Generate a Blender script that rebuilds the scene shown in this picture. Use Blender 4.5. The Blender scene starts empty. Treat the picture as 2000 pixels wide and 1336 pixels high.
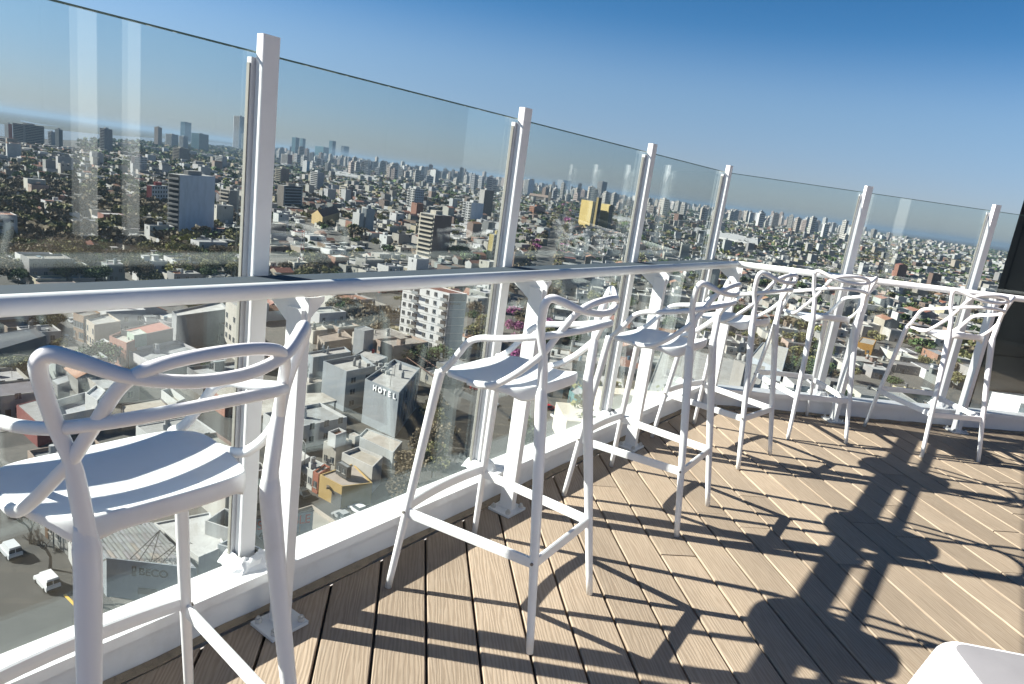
import bpy, bmesh, math, random
import numpy as np
from mathutils import Matrix, Vector
random.seed(11); rng = np.random.default_rng(11)
S = bpy.context.scene
COL = S.collection

# ------------------------------------------------------------------ camera, light, exposure
EYE = 1.42
FOC, ROLL, PITCH = 1341.88, math.radians(7.742), math.radians(13.2576)
cam = bpy.data.cameras.new("camera"); cam_o = bpy.data.objects.new("camera", cam); COL.objects.link(cam_o)
cam.sensor_width = 36.0; cam.lens = 36.0 * FOC / 2000.0; cam.clip_start = 0.05; cam.clip_end = 90000
_a = Vector((1, 0, 0)); _dn = Vector((0, -math.sin(PITCH), -math.cos(PITCH))); _fw = Vector((0, math.cos(PITCH), -math.sin(PITCH)))
_cx = _a * math.cos(ROLL) - _dn * math.sin(ROLL); _cy = -(_a * math.sin(ROLL) + _dn * math.cos(ROLL)); _cz = -_fw
M = Matrix(((_cx.x, _cy.x, _cz.x, 0), (_cx.y, _cy.y, _cz.y, 0), (_cx.z, _cy.z, _cz.z, EYE), (0, 0, 0, 1)))
cam_o.matrix_world = M
S.camera = cam_o
SUN_AZ, SUN_EL = math.radians(-87.2), math.radians(33.6)
w = bpy.data.worlds.new("World"); S.world = w; w.use_nodes = True
nt = w.node_tree; bg = nt.nodes["Background"]
sky = nt.nodes.new("ShaderNodeTexSky"); sky.sky_type = 'NISHITA'; sky.sun_disc = False
sky.sun_elevation = SUN_EL; sky.sun_rotation = SUN_AZ
sky.altitude = 100; sky.air_density = 1.0; sky.dust_density = 0.2; sky.ozone_density = 1.0
tc = nt.nodes.new("ShaderNodeTexCoord"); sx = nt.nodes.new("ShaderNodeSeparateXYZ"); nt.links.new(tc.outputs["Generated"], sx.inputs[0])
tint = nt.nodes.new("ShaderNodeValToRGB"); nt.links.new(sx.outputs[2], tint.inputs[0]); er = tint.color_ramp; er.interpolation = 'B_SPLINE'
for i, (z, c) in enumerate(((0.0, (.36, .42, .64)), (.05, (.39, .45, .67)), (.115, (.45, .55, .69)), (.165, (.46, .59, .74)), (.225, (.165, .44, .68)), (.34, (.115, .37, .59)), (.6, (.15, .32, .49)))):
    e_ = er.elements[i] if i < 2 else er.elements.new(z)
    e_.position = z; e_.color = (*c, 1)
mul = nt.nodes.new("ShaderNodeMix"); mul.data_type = 'RGBA'; mul.blend_type = 'MULTIPLY'; mul.inputs[0].default_value = 1.0
nt.links.new(sky.outputs[0], mul.inputs[6]); nt.links.new(tint.outputs[0], mul.inputs[7])
nt.links.new(mul.outputs[2], bg.inputs[0]); bg.inputs[1].default_value = 0.055
sl = bpy.data.lights.new("sun", 'SUN'); sl.energy = 5.0; sl.angle = math.radians(0.53); sl.color = (1.0, 0.94, 0.86)
so = bpy.data.objects.new("sun", sl); COL.objects.link(so)
sd = Vector((math.sin(SUN_AZ) * math.cos(SUN_EL), math.cos(SUN_AZ) * math.cos(SUN_EL), math.sin(SUN_EL)))
so.rotation_euler = (-sd).to_track_quat('-Z', 'Y').to_euler(); so.location = sd * 100
S.view_settings.view_transform = 'Standard'; S.view_settings.look = 'None'
S.view_settings.exposure = 1.5; S.view_settings.gamma = 1.0; S.view_settings.use_curve_mapping = False
S.cycles.max_bounces = 8; S.cycles.transparent_max_bounces = 24; S.cycles.glossy_bounces = 4
S.cycles.use_denoising = True

HAZE = 7e-5
GZ = -60.0                                         # street level, far below the terrace
def ray(px, py):
    u = (px - 1000) / FOC; v = (py - 668) / FOC
    a = u * math.cos(ROLL) + v * math.sin(ROLL); b = -u * math.sin(ROLL) + v * math.cos(ROLL)
    return (a, math.cos(PITCH) - b * math.sin(PITCH), -math.sin(PITCH) - b * math.cos(PITCH))
def at(px, py, z=GZ):                              # the spot of the town at height z seen in that direction
    d = ray(px, py); t = (z - EYE) / d[2]
    return (d[0] * t, d[1] * t)
def proj(x, y, z):
    z -= EYE
    dz = y * math.cos(PITCH) - z * math.sin(PITCH)
    if dz <= 0.1: return None
    a = x / dz; b = (-y * math.sin(PITCH) - z * math.cos(PITCH)) / dz
    return (1000 + FOC * (a * math.cos(ROLL) - b * math.sin(ROLL)), 668 + FOC * (a * math.sin(ROLL) + b * math.cos(ROLL)))
def height_at(gx, gy, py_top):                     # height of something standing at gx,gy whose top is on that image row
    lo, hi = GZ, 260.0
    for _ in range(40):
        m = (lo + hi) / 2
        p = proj(gx, gy, m)
        if p[1] > py_top: lo = m
        else: hi = m
    return lo

# ------------------------------------------------------------------ object helpers
def tag(o, label=None, cat=None, group=None, kind=None):
    if label: o["label"] = label
    if cat: o["category"] = cat
    if group: o["group"] = group
    if kind: o["kind"] = kind
    return o
def empty(name, loc=(0, 0, 0), rz=0.0, label=None, cat=None, group=None):
    o = bpy.data.objects.new(name, None); COL.objects.link(o)
    o.empty_display_size = 0.2; o.location = loc; o.rotation_euler = (0, 0, rz)
    return tag(o, label, cat, group)
def link(name, me, parent=None, loc=None, rz=None):
    o = bpy.data.objects.new(name, me); COL.objects.link(o)
    if parent is not None: o.parent = parent
    if loc is not None: o.location = loc
    if rz is not None: o.rotation_euler = (0, 0, rz)
    return o
def copy_tree(src, kids):                          # kids: {object: [children]}
    c = src.copy(); COL.objects.link(c)
    for k in kids.get(src, ()):
        kc = copy_tree(k, kids); kc.parent = c
    return c

class MB:                                          # mesh builder
    def __init__(s): s.v = []; s.f = []; s.c = []; s.m = []
    def add(s, vs, fs, col=None, mi=0):
        n = len(s.v); s.v.extend(vs)
        for f in fs:
            s.f.append(tuple(i + n for i in f)); s.c.append(col); s.m.append(mi)
    def quad(s, a, b, c, d, col=None, mi=0): s.add([a, b, c, d], [(0, 1, 2, 3)], col, mi)
    def prism(s, poly, z0, z1, col=None, top=None, mi=0, tmi=None, cap=True, bottom=False):
        n = len(poly)
        vs = [(p[0], p[1], z0) for p in poly] + [(p[0], p[1], z1) for p in poly]
        s.add(vs, [(i, (i + 1) % n, (i + 1) % n + n, i + n) for i in range(n)], col, mi)
        if cap: s.add(vs[n:], [tuple(range(n))], top if top is not None else col, mi if tmi is None else tmi)
        if bottom: s.add(vs[:n], [tuple(reversed(range(n)))], col, mi)
    def box(s, cx, cy, cz, sx, sy, sz, rz=0.0, col=None, mi=0):
        c, q = math.cos(rz), math.sin(rz); hx, hy = sx / 2, sy / 2
        poly = [(cx + x * c - y * q, cy + x * q + y * c) for x, y in ((-hx, -hy), (hx, -hy), (hx, hy), (-hx, hy))]
        s.prism(poly, cz - sz / 2, cz + sz / 2, col, mi=mi, bottom=True)
    def sweep(s, pts, rad, n=10, up=(0, 0, 1), closed=False, cap=True, col=None, mi=0, sup=2.0):
        # tube along pts; rad: list of (r_side, r_up) or floats; sup: superellipse power of the section
        P = [Vector(p) for p in pts]; k = len(P); base = len(s.v); upv = Vector(up)
        side_prev = None
        for i in range(k):
            t = (P[(i + 1) % k] - P[i - 1]) if closed else (P[min(i + 1, k - 1)] - P[max(i - 1, 0)])
            t.normalize()
            if side_prev is None:
                sd_ = t.cross(upv)
                if sd_.length < 1e-4: sd_ = t.cross(Vector((1, 0, 0)))
            else: sd_ = side_prev - t * side_prev.dot(t)
            sd_.normalize(); side_prev = sd_; u_ = sd_.cross(t)
            r = rad[i] if isinstance(rad, (list, tuple)) and not isinstance(rad, float) and len(rad) == k else rad
            ra, rb = (r, r) if isinstance(r, (int, float)) else r
            for j in range(n):
                a = 2 * math.pi * j / n; ca, sa = math.cos(a), math.sin(a)
                e = 2.0 / sup
                xx = math.copysign(abs(ca) ** e, ca) * ra; yy = math.copysign(abs(sa) ** e, sa) * rb
                s.v.append(tuple(P[i] + sd_ * xx + u_ * yy))
        for i in range(k if closed else k - 1):
            for j in range(n):
                a = base + i * n + j; b = base + i * n + (j + 1) % n
                c = base + ((i + 1) % k) * n + (j + 1) % n; d = base + ((i + 1) % k) * n + j
                s.f.append((a, b, c, d)); s.c.append(col); s.m.append(mi)
        if cap and not closed:
            s.f.append(tuple(base + j for j in reversed(range(n)))); s.c.append(col); s.m.append(mi)
            s.f.append(tuple(base + (k - 1) * n + j for j in range(n))); s.c.append(col); s.m.append(mi)
    def cyl(s, x, y, z0, z1, r, n=10, r2=None, col=None, mi=0):
        r2 = r if r2 is None else r2
        vs = [(x + r * math.cos(2 * math.pi * i / n), y + r * math.sin(2 * math.pi * i / n), z0) for i in range(n)]
        vs += [(x + r2 * math.cos(2 * math.pi * i / n), y + r2 * math.sin(2 * math.pi * i / n), z1) for i in range(n)]
        s.add(vs, [(i, (i + 1) % n, (i + 1) % n + n, i + n) for i in range(n)] + [tuple(range(n, 2 * n)), tuple(reversed(range(n)))], col, mi)
    def mesh(s, name, mats, smooth=False):
        me = bpy.data.meshes.new(name); me.from_pydata(s.v, [], s.f)
        for m in (mats if isinstance(mats, (list, tuple)) else [mats]): me.materials.append(m)
        if any(s.m): me.polygons.foreach_set("material_index", s.m)
        if any(c is not None for c in s.c):
            at_ = me.color_attributes.new("col", 'FLOAT_COLOR', 'CORNER')
            arr = np.array([(c or (.5, .5, .5))[:3] + (1.0,) for c in s.c], dtype=np.float32)
            arr = np.repeat(arr, [len(f) for f in s.f], axis=0)
            at_.data.foreach_set("color", arr.ravel())
        if smooth: me.polygons.foreach_set("use_smooth", [True] * len(s.f))
        me.update(); return me
    def build(s, name, mats, parent=None, smooth=False, loc=None, rz=None):
        return link(name, s.mesh(name, mats, smooth), parent, loc, rz)
def quads_mesh(name, q, cols, mat):                # q (M,4,3), cols (M,3): many loose leaf faces in one mesh
    m = len(q); me = bpy.data.meshes.new(name)
    me.vertices.add(4 * m); me.loops.add(4 * m); me.polygons.add(m)
    me.vertices.foreach_set("co", q.astype(np.float32).ravel())
    me.loops.foreach_set("vertex_index", np.arange(4 * m, dtype=np.int32))
    me.polygons.foreach_set("loop_start", np.arange(0, 4 * m, 4, dtype=np.int32))
    me.polygons.foreach_set("loop_total", np.full(m, 4, dtype=np.int32))
    a = me.color_attributes.new("col", 'FLOAT_COLOR', 'CORNER')
    c4 = np.ones((m, 4), dtype=np.float32); c4[:, :3] = cols
    a.data.foreach_set("color", np.repeat(c4, 4, axis=0).ravel())
    me.materials.append(mat); me.update(calc_edges=True); return me

# ------------------------------------------------------------------ materials
def new_mat(name):
    m = bpy.data.materials.new(name); m.use_nodes = True
    t = m.node_tree; return m, t, t.nodes["Principled BSDF"], t.nodes["Material Output"]
def mix_rgb(t, fac, a, b, mode='MIX'):
    n = t.nodes.new("ShaderNodeMix"); n.data_type = 'RGBA'; n.blend_type = mode
    for i, x in ((0, fac), (6, a), (7, b)):
        if hasattr(x, "links"): t.links.new(x, n.inputs[i])
        else: n.inputs[i].default_value = x if i == 0 else (*x[:3], 1)
    return n.outputs[2]
def noise(t, scale, vec=None, detail=4, rough=.55):
    n = t.nodes.new("ShaderNodeTexNoise"); n.inputs["Scale"].default_value = scale
    n.inputs["Detail"].default_value = detail; n.inputs["Roughness"].default_value = rough
    if vec is not None: t.links.new(vec, n.inputs["Vector"])
    return n.outputs[0]
def ramp(t, src, p0, p1, c0=(0, 0, 0), c1=(1, 1, 1)):
    r = t.nodes.new("ShaderNodeValToRGB"); e = r.color_ramp.elements
    e[0].position = p0; e[0].color = (*c0, 1); e[1].position = p1; e[1].color = (*c1, 1)
    t.links.new(src, r.inputs[0]); return r.outputs[0]
def coords(t, kind="Object", scale=None):
    n = t.nodes.new("ShaderNodeTexCoord"); o = n.outputs[kind]
    if scale:
        mp = t.nodes.new("ShaderNodeMapping"); mp.inputs["Scale"].default_value = scale
        t.links.new(o, mp.inputs[0]); o = mp.outputs[0]
    return o
def position(t, scale=None):
    n = t.nodes.new("ShaderNodeNewGeometry"); o = n.outputs["Position"]
    if scale:
        mp = t.nodes.new("ShaderNodeMapping"); mp.inputs["Scale"].default_value = scale
        t.links.new(o, mp.inputs[0]); o = mp.outputs[0]
    return o
def bump(t, b, h, strength=.3, dist=.01):
    n = t.nodes.new("ShaderNodeBump"); n.inputs["Strength"].default_value = strength; n.inputs["Distance"].default_value = dist
    t.links.new(h, n.inputs["Height"]); t.links.new(n.outputs[0], b.inputs["Normal"])
def paint(name, col, rough=.4, dirt=(.55, .52, .47), amount=.25, scale=6, bmp=.0):
    m, t, b, _ = new_mat(name)
    n1 = noise(t, scale, coords(t), 6, .65)
    f = ramp(t, n1, .52, .8); mm = t.nodes.new("ShaderNodeMath"); mm.operation = 'MULTIPLY'; mm.inputs[1].default_value = amount
    t.links.new(f, mm.inputs[0])
    t.links.new(mix_rgb(t, mm.outputs[0], col, dirt), b.inputs["Base Color"]); b.inputs["Roughness"].default_value = rough
    if bmp: bump(t, b, noise(t, scale * 8, coords(t), 3), bmp, .003)
    return m
MAT = {}
MAT['white'] = paint("white_paint", (.80, .80, .80), .32, (.5, .47, .42), .2, 7, .05)
MAT['plastic'] = paint("white_plastic", (.82, .82, .825), .36, (.60, .585, .55), .4, 7, .04)
MAT['table'] = paint("shade_toned_plastic", (.235, .235, .245), .55, (.40, .40, .40), .2, 5)  # table top: shade on the white plastic put into a grey base
MAT['parapet'] = paint("white_masonry_paint", (.80, .80, .81), .6, (.45, .42, .38), .4, 5, .25)
MAT['putty'] = paint("grey_putty", (.62, .60, .57), .8, (.3, .28, .25), .5, 30, .6)
MAT['grit'] = paint("gritty_brown_sealant", (.30, .235, .165), .9, (.10, .08, .06), .9, 38, .8)
MAT['gasket'] = paint("rubber_gasket", (.22, .21, .19), .6, (.4, .38, .3), .5, 40)
MAT['channel'] = paint("grey_metal_channel", (.62, .62, .63), .35, (.35, .33, .3), .3, 9)
MAT['shelf'] = paint("grey_shelf_paint", (.040, .056, .074), .8, (.06, .07, .08), .3, 4)
MAT['steel'] = paint("bolt_steel", (.22, .2, .18), .45, (.1, .07, .05), .5, 30)
MAT['dark'] = paint("dark_rubber", (.045, .036, .03), .5, (.06, .06, .06), .3, 10)
MAT['charcoal'] = paint("charcoal_cladding", (.011, .014, .019), .32, (.02, .024, .03), .4, 1.2)
MAT['concrete'] = paint("grey_concrete", (.42, .41, .39), .85, (.22, .21, .19), .6, 2, .3)
MAT['beige'] = paint("beige_render", (.48, .44, .37), .85, (.3, .27, .23), .5, 3, .2)

# city surfaces take their own base colour from the mesh, weathered by noise
def city_mat(name, rough=.8, spec=.3, grime=.45, scale=.25, streak=True, k0=.56):
    m, t, b, _ = new_mat(name)
    a = t.nodes.new("ShaderNodeVertexColor"); a.layer_name = "col"
    p = position(t, (1, 1, .35) if streak else (1, 1, 1))
    n = noise(t, scale, p, 8, .7); f = ramp(t, n, .42, .72)
    n2 = noise(t, scale * 7, p, 4, .6); f2 = ramp(t, n2, .45, .75)
    alb = mix_rgb(t, 1.0, a.outputs[0], (k0, k0, k0), 'MULTIPLY')
    c1 = mix_rgb(t, 1.0, alb, (.58, .55, .51), 'MULTIPLY')
    k = t.nodes.new("ShaderNodeMath"); k.operation = 'MULTIPLY'; k.inputs[1].default_value = grime; t.links.new(f, k.inputs[0])
    c = mix_rgb(t, k.outputs[0], alb, c1)
    k2 = t.nodes.new("ShaderNodeMath"); k2.operation = 'MULTIPLY'; k2.inputs[1].default_value = grime * .7; t.links.new(f2, k2.inputs[0])
    c2 = mix_rgb(t, k2.outputs[0], c, mix_rgb(t, 1.0, c, (.72, .7, .68), 'MULTIPLY'))
    t.links.new(c2, b.inputs["Base Color"]); b.inputs["Roughness"].default_value = rough
    b.inputs["Specular IOR Level"].default_value = spec
    return m
MAT['city'] = city_mat("weathered_render")
MAT['roof'] = city_mat("weathered_roof", .85, .25, .7, .5, False)
MAT['leaf'] = city_mat("foliage", .75, .15, .35, .8, False, 1.0)
MAT['car'] = city_mat("car_paint", .25, .5, .1, 2, False, .8)
m, t, b, _ = new_mat("window_glass"); b.inputs["Base Color"].default_value = (.035, .045, .055, 1); b.inputs["Roughness"].default_value = .12; MAT['win'] = m
m, t, b, _ = new_mat("teal_glass"); b.inputs["Base Color"].default_value = (.06, .14, .16, 1); b.inputs["Roughness"].default_value = .15; MAT['teal'] = m
m, t, b, _ = new_mat("bark"); t.links.new(ramp(t, noise(t, 3, coords(t), 5), .3, .7, (.07, .052, .04), (.16, .13, .10)), b.inputs["Base Color"]); b.inputs["Roughness"].default_value = .9; MAT['bark'] = m

# terrace glass: clear pane that reflects by Fresnel, with a dust film and a bluish haze veil put into its colour
m, t, b, out = new_mat("terrace_glass"); t.nodes.remove(b)
tr = t.nodes.new("ShaderNodeBsdfTransparent"); tr.inputs[0].default_value = (.93, .965, .955, 1)
gl = t.nodes.new("ShaderNodeBsdfGlossy"); gl.inputs["Roughness"].default_value = .0; gl.inputs[0].default_value = (.9, .95, .94, 1)
fr = t.nodes.new("ShaderNodeFresnel")               # same reflectance entering and leaving the pane (no refraction is traced)
ge = t.nodes.new("ShaderNodeNewGeometry"); io = t.nodes.new("ShaderNodeMapRange"); io.inputs["To Min"].default_value = 1.45; io.inputs["To Max"].default_value = 1 / 1.45
t.links.new(ge.outputs["Backfacing"], io.inputs[0]); t.links.new(io.outputs[0], fr.inputs[0])
mx = t.nodes.new("ShaderNodeMixShader"); t.links.new(fr.outputs[0], mx.inputs[0]); t.links.new(tr.outputs[0], mx.inputs[1]); t.links.new(gl.outputs[0], mx.inputs[2])
df = t.nodes.new("ShaderNodeBsdfDiffuse"); df.inputs[0].default_value = (.44, .50, .54, 1)
mx2 = t.nodes.new("ShaderNodeMixShader")
nz = noise(t, 1.6, coords(t, "Object", (1, 1, .25)), 8, .7); rr = ramp(t, nz, .5, .85, (.010,) * 3, (.05,) * 3)
t.links.new(rr, mx2.inputs[0]); t.links.new(mx.outputs[0], mx2.inputs[1]); t.links.new(df.outputs[0], mx2.inputs[2]); t.links.new(mx2.outputs[0], out.inputs[0])
MAT['glass'] = m
m, t, b, _ = new_mat("glass_edge"); b.inputs["Base Color"].default_value = (.10, .17, .15, 1); b.inputs["Roughness"].default_value = .2; MAT['gedge'] = m

# deck boards: embossed wood-grain composite
m, t, b, _ = new_mat("composite_deck_board")
oi = t.nodes.new("ShaderNodeObjectInfo")
va = t.nodes.new("ShaderNodeVectorMath"); va.operation = 'ADD'
sc_ = t.nodes.new("ShaderNodeVectorMath"); sc_.operation = 'SCALE'; sc_.inputs[0].default_value = (17.3, 31.7, 0); t.links.new(oi.outputs["Random"], sc_.inputs["Scale"])
t.links.new(coords(t), va.inputs[0]); t.links.new(sc_.outputs[0], va.inputs[1])
def mapped(scale):
    mp = t.nodes.new("ShaderNodeMapping"); mp.inputs["Scale"].default_value = scale; t.links.new(va.outputs[0], mp.inputs[0]); return mp.outputs[0]
wv = t.nodes.new("ShaderNodeTexWave"); wv.wave_type = 'BANDS'; wv.bands_direction = 'X'; wv.inputs["Scale"].default_value = 26; wv.inputs["Distortion"].default_value = 13
wv.inputs["Detail"].default_value = 3; wv.inputs["Detail Scale"].default_value = .9; wv.inputs["Detail Roughness"].default_value = .6
t.links.new(mapped((1, .10, 1)), wv.inputs["Vector"])
fine = noise(t, 60, mapped((2.2, .16, 1)), 5, .6)
big = noise(t, 2.3, mapped((1, .5, 1)), 5, .6)
g0 = mix_rgb(t, ramp(t, wv.outputs[0], .1, .75), (.365, .272, .196), (.45, .345, .256))
g1 = mix_rgb(t, ramp(t, fine, .3, .75), mix_rgb(t, 1., g0, (.86, .85, .84), 'MULTIPLY'), g0)
g2 = mix_rgb(t, ramp(t, big, .35, .75), g1, mix_rgb(t, 1., g1, (.74, .745, .76), 'MULTIPLY'))
hs = t.nodes.new("ShaderNodeHueSaturation"); t.links.new(g2, hs.inputs["Color"])
mr = t.nodes.new("ShaderNodeMapRange"); mr.inputs["To Min"].default_value = .84; mr.inputs["To Max"].default_value = 1.14; t.links.new(oi.outputs["Random"], mr.inputs[0]); t.links.new(mr.outputs[0], hs.inputs["Value"])
dust = ramp(t, noise(t, 9, mapped((1, 1, 1)), 8, .75), .56, .8)
dk = t.nodes.new("ShaderNodeMath"); dk.operation = 'MULTIPLY'; dk.inputs[1].default_value = .28; t.links.new(dust, dk.inputs[0])
t.links.new(mix_rgb(t, dk.outputs[0], hs.outputs[0], (.40, .36, .31)), b.inputs["Base Color"]); b.inputs["Roughness"].default_value = .68
hh = t.nodes.new("ShaderNodeMath"); hh.operation = 'ADD'; t.links.new(wv.outputs[0], hh.inputs[0]); t.links.new(fine, hh.inputs[1])
bump(t, b, hh.outputs[0], .35, .0014)
MAT['plank'] = m

# town ground: asphalt and bare yards
m, t, b, _ = new_mat("town_ground")
n1 = noise(t, .02, position(t), 8, .65); n2 = noise(t, .6, position(t), 6, .7)
c = mix_rgb(t, ramp(t, n1, .4, .6), (.028, .029, .028), (.052, .049, .042)); c = mix_rgb(t, ramp(t, n2, .35, .75), c, mix_rgb(t, 1., c, (.7, .7, .7), 'MULTIPLY'))
t.links.new(c, b.inputs["Base Color"]); b.inputs["Roughness"].default_value = .9; MAT['ground'] = m
m, t, b, _ = new_mat("asphalt")
n2 = noise(t, .35, position(t), 8, .75)
t.links.new(ramp(t, n2, .3, .75, (.028, .027, .025), (.054, .051, .047)), b.inputs["Base Color"]); b.inputs["Roughness"].default_value = .88; MAT['asphalt'] = m
m, t, b, _ = new_mat("pavement_slabs")
n2 = noise(t, .5, position(t), 8, .75)
t.links.new(ramp(t, n2, .3, .75, (.06, .057, .052), (.115, .107, .095)), b.inputs["Base Color"]); b.inputs["Roughness"].default_value = .88; MAT['pave'] = m
m, t, b, _ = new_mat("river_water"); b.inputs["Base Color"].default_value = (.16, .15, .13, 1); b.inputs["Roughness"].default_value = .25; MAT['water'] = m
m, t, b, _ = new_mat("island_marsh"); t.links.new(ramp(t, noise(t, .004, position(t), 8, .7), .35, .7, (.016, .022, .013), (.034, .036, .022)), b.inputs["Base Color"]); b.inputs["Roughness"].default_value = 1; MAT['marsh'] = m
def plain(name, col, rough=.6):
    m, t, b, _ = new_mat(name); b.inputs["Base Color"].default_value = (*col, 1); b.inputs["Roughness"].default_value = rough; return m
MAT['ink_red'] = plain("red_lettering", (.38, .06, .05)); MAT['ink_grey'] = plain("grey_lettering", (.012, .014, .017)); MAT['ink_white'] = plain("white_lettering", (.8, .8, .8))
MAT['yellow'] = plain("yellow_kerb_paint", (.55, .33, .03)); MAT['roadwhite'] = plain("road_paint", (.6, .6, .57))

# ------------------------------------------------------------------ terrace
CX, CY = 1.376, 4.825
AL, AR = math.radians(34.94), math.radians(80.77)
dL = Vector((math.sin(AL), math.cos(AL))); nL = Vector((-dL.y, dL.x))
dR = Vector((math.sin(AR), math.cos(AR))); nR = Vector((-dR.y, dR.x))
C0 = Vector((CX, CY))
def PL(s, o): v = C0 + dL * s + nL * o; return (v.x, v.y)
def PR(s, o): v = C0 + dR * s + nR * o; return (v.x, v.y)
def corner(o, oR=None):                            # where the two wings' lines at offset o meet
    oR = o if oR is None else oR
    A = np.array([[dL.x, -dR.x], [dL.y, -dR.y]]); bb = np.array([nR.x * oR - nL.x * o, nR.y * oR - nL.y * o])
    s = np.linalg.solve(A, bb)[0]; return PL(s, o)
L0, R1 = -9.0, 7.0                                 # extents of the two wings
def wing_poly(o0, o1):                             # plan strips between offsets, one per wing
    k0, k1 = corner(o0), corner(o1)
    return [PL(L0, o0), k0, k1, PL(L0, o1)], [k0, PR(R1, o0), PR(R1, o1), k1]

# building body under the terrace, deck base
body = MB()
poly = [PL(L0, .089), corner(.089), PR(R1, .089), PR(R1, -9), PL(L0, -9)]
body.prism(poly, GZ + .03, -.075)
tag(body.build("host_building", MAT['concrete']), "tall pale building whose rooftop terrace carries the bar stools", "building")
mb = MB(); mb.prism([PL(L0, -.005), corner(-.005), PR(R1, -.005), PR(R1, -8.5), PL(L0, -8.5)], -.07, -.030)
deck = tag(mb.build("deck", MAT['dark']), kind="structure")

PAZ = math.radians(-9.1); pd = Vector((math.sin(PAZ), math.cos(PAZ))); pn = Vector((pd.y, -pd.x))
PITCHW, GAP = .1615, .0085
def far_limit(n, margin=.030):                     # how far a board edge may run before it meets a parapet
    best = 1e9
    for nn, org in ((nL, C0), (nR, C0)):
        den = pd.dot(nn)
        if den > 1e-6: best = min(best, (-margin - (pn * n - org).dot(nn)) / den)
    return best
def plank_mesh(n0, n1, a0, a1, b0, b1):            # near ends a0/a1 and far ends b0/b1 along each long edge
    cx = (n0 + n1) / 2; mb = MB(); ch = .003; h = .024
    rows = []
    for (e0, e1) in ((a0, a1), (b0, b1)):
        def tt(n): return e0 + (e1 - e0) * (n - n0) / (n1 - n0)
        row = []
        for n, z in ((n0, -h), (n0, -ch), (n0 + ch, 0), (n1 - ch, 0), (n1, -ch), (n1, -h)):
            row.append((n - cx, tt(n), z))
        rows.append(row)
    vs = rows[0] + rows[1]
    mb.add(vs, [(i, i + 1, i + 7, i + 6) for i in range(5)] + [(5, 4, 3, 2, 1, 0), (6, 7, 8, 9, 10, 11)])
    return mb.mesh("plank", MAT['plank']), cx
JOINTS = [2.05, 4.2]
k = 0
for i in range(-16, 42):
    n0 = -.004 + PITCHW * i + GAP / 2; n1 = n0 + PITCHW - GAP
    f0, f1 = far_limit(n0), far_limit(n1)
    if min(f0, f1) < -1.0: continue
    js = [-1.6]
    off = (0, .34, -.28, .78, .12)[i % 5]
    for j in (.55, 2.72, 4.9):
        js.append(j + off)
    lo = js[0]
    for j in js[1:] + [99]:
        e0, e1 = min(j, f0), min(j, f1)
        if e0 - lo > .03 and e1 - lo > .03:
            if min(f0, f1) - e0 < .12 and e0 < f0: e0 = e1 = min(e0, e1)
            me, cx = plank_mesh(n0, n1, lo, lo, e0 - (.0025 if e0 == j else 0), e1 - (.0025 if e1 == j else 0))
            o = link("plank", me, deck)
            v = pn * cx; o.location = (v.x, v.y, random.uniform(-.0012, .0008)); o.rotation_euler = (0, 0, -PAZ)
        if e0 >= f0 - 1e-6 and e1 >= f1 - 1e-6: break
        lo = j + .0025

# parapet kerbs with an overhanging lip and a mortar fillet at the deck
def kerb(idx, label):
    body_, lip, fil = wing_poly(0, .092)[idx], wing_poly(-.022, .097)[idx], wing_poly(-.026, -.002)[idx]
    rt = empty("parapet_wall", (0, 0, 0), 0, label, "wall")
    a = MB(); a.prism(body_, -.03, .112); a.build("kerb_face", MAT['parapet'], rt)
    a = MB(); a.prism(lip, .1125, .145); o = a.build("kerb_cap", MAT['parapet'], rt)
    bv = o.modifiers.new("b", 'BEVEL'); bv.width = .006; bv.segments = 2
    a = MB()
    # rough mortar strip
    n = 90; p, q = Vector(fil[0]), Vector(fil[1]); r_, s_ = Vector(fil[3]), Vector(fil[2])
    vs = []
    for i in range(n + 1):
        u = i / n; A = p.lerp(q, u); B = r_.lerp(s_, u); jit = random.uniform(-.010, .006)
        A = A + (A - B).normalized() * jit
        vs += [(A.x, A.y, .0012), (A.x, A.y, .004), (B.x, B.y, .016 + random.uniform(-.004, .004))]
    a.add(vs, [f for i in range(n) for f in ((3 * i, 3 * i + 3, 3 * i + 4, 3 * i + 1), (3 * i + 1, 3 * i + 4, 3 * i + 5, 3 * i + 2))])
    a.build("mortar_fillet", MAT['grit'], rt)
kerb(0, "long white kerb wall along the left edge of the deck")
kerb(1, "short white kerb wall along the far right edge of the deck")

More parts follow.
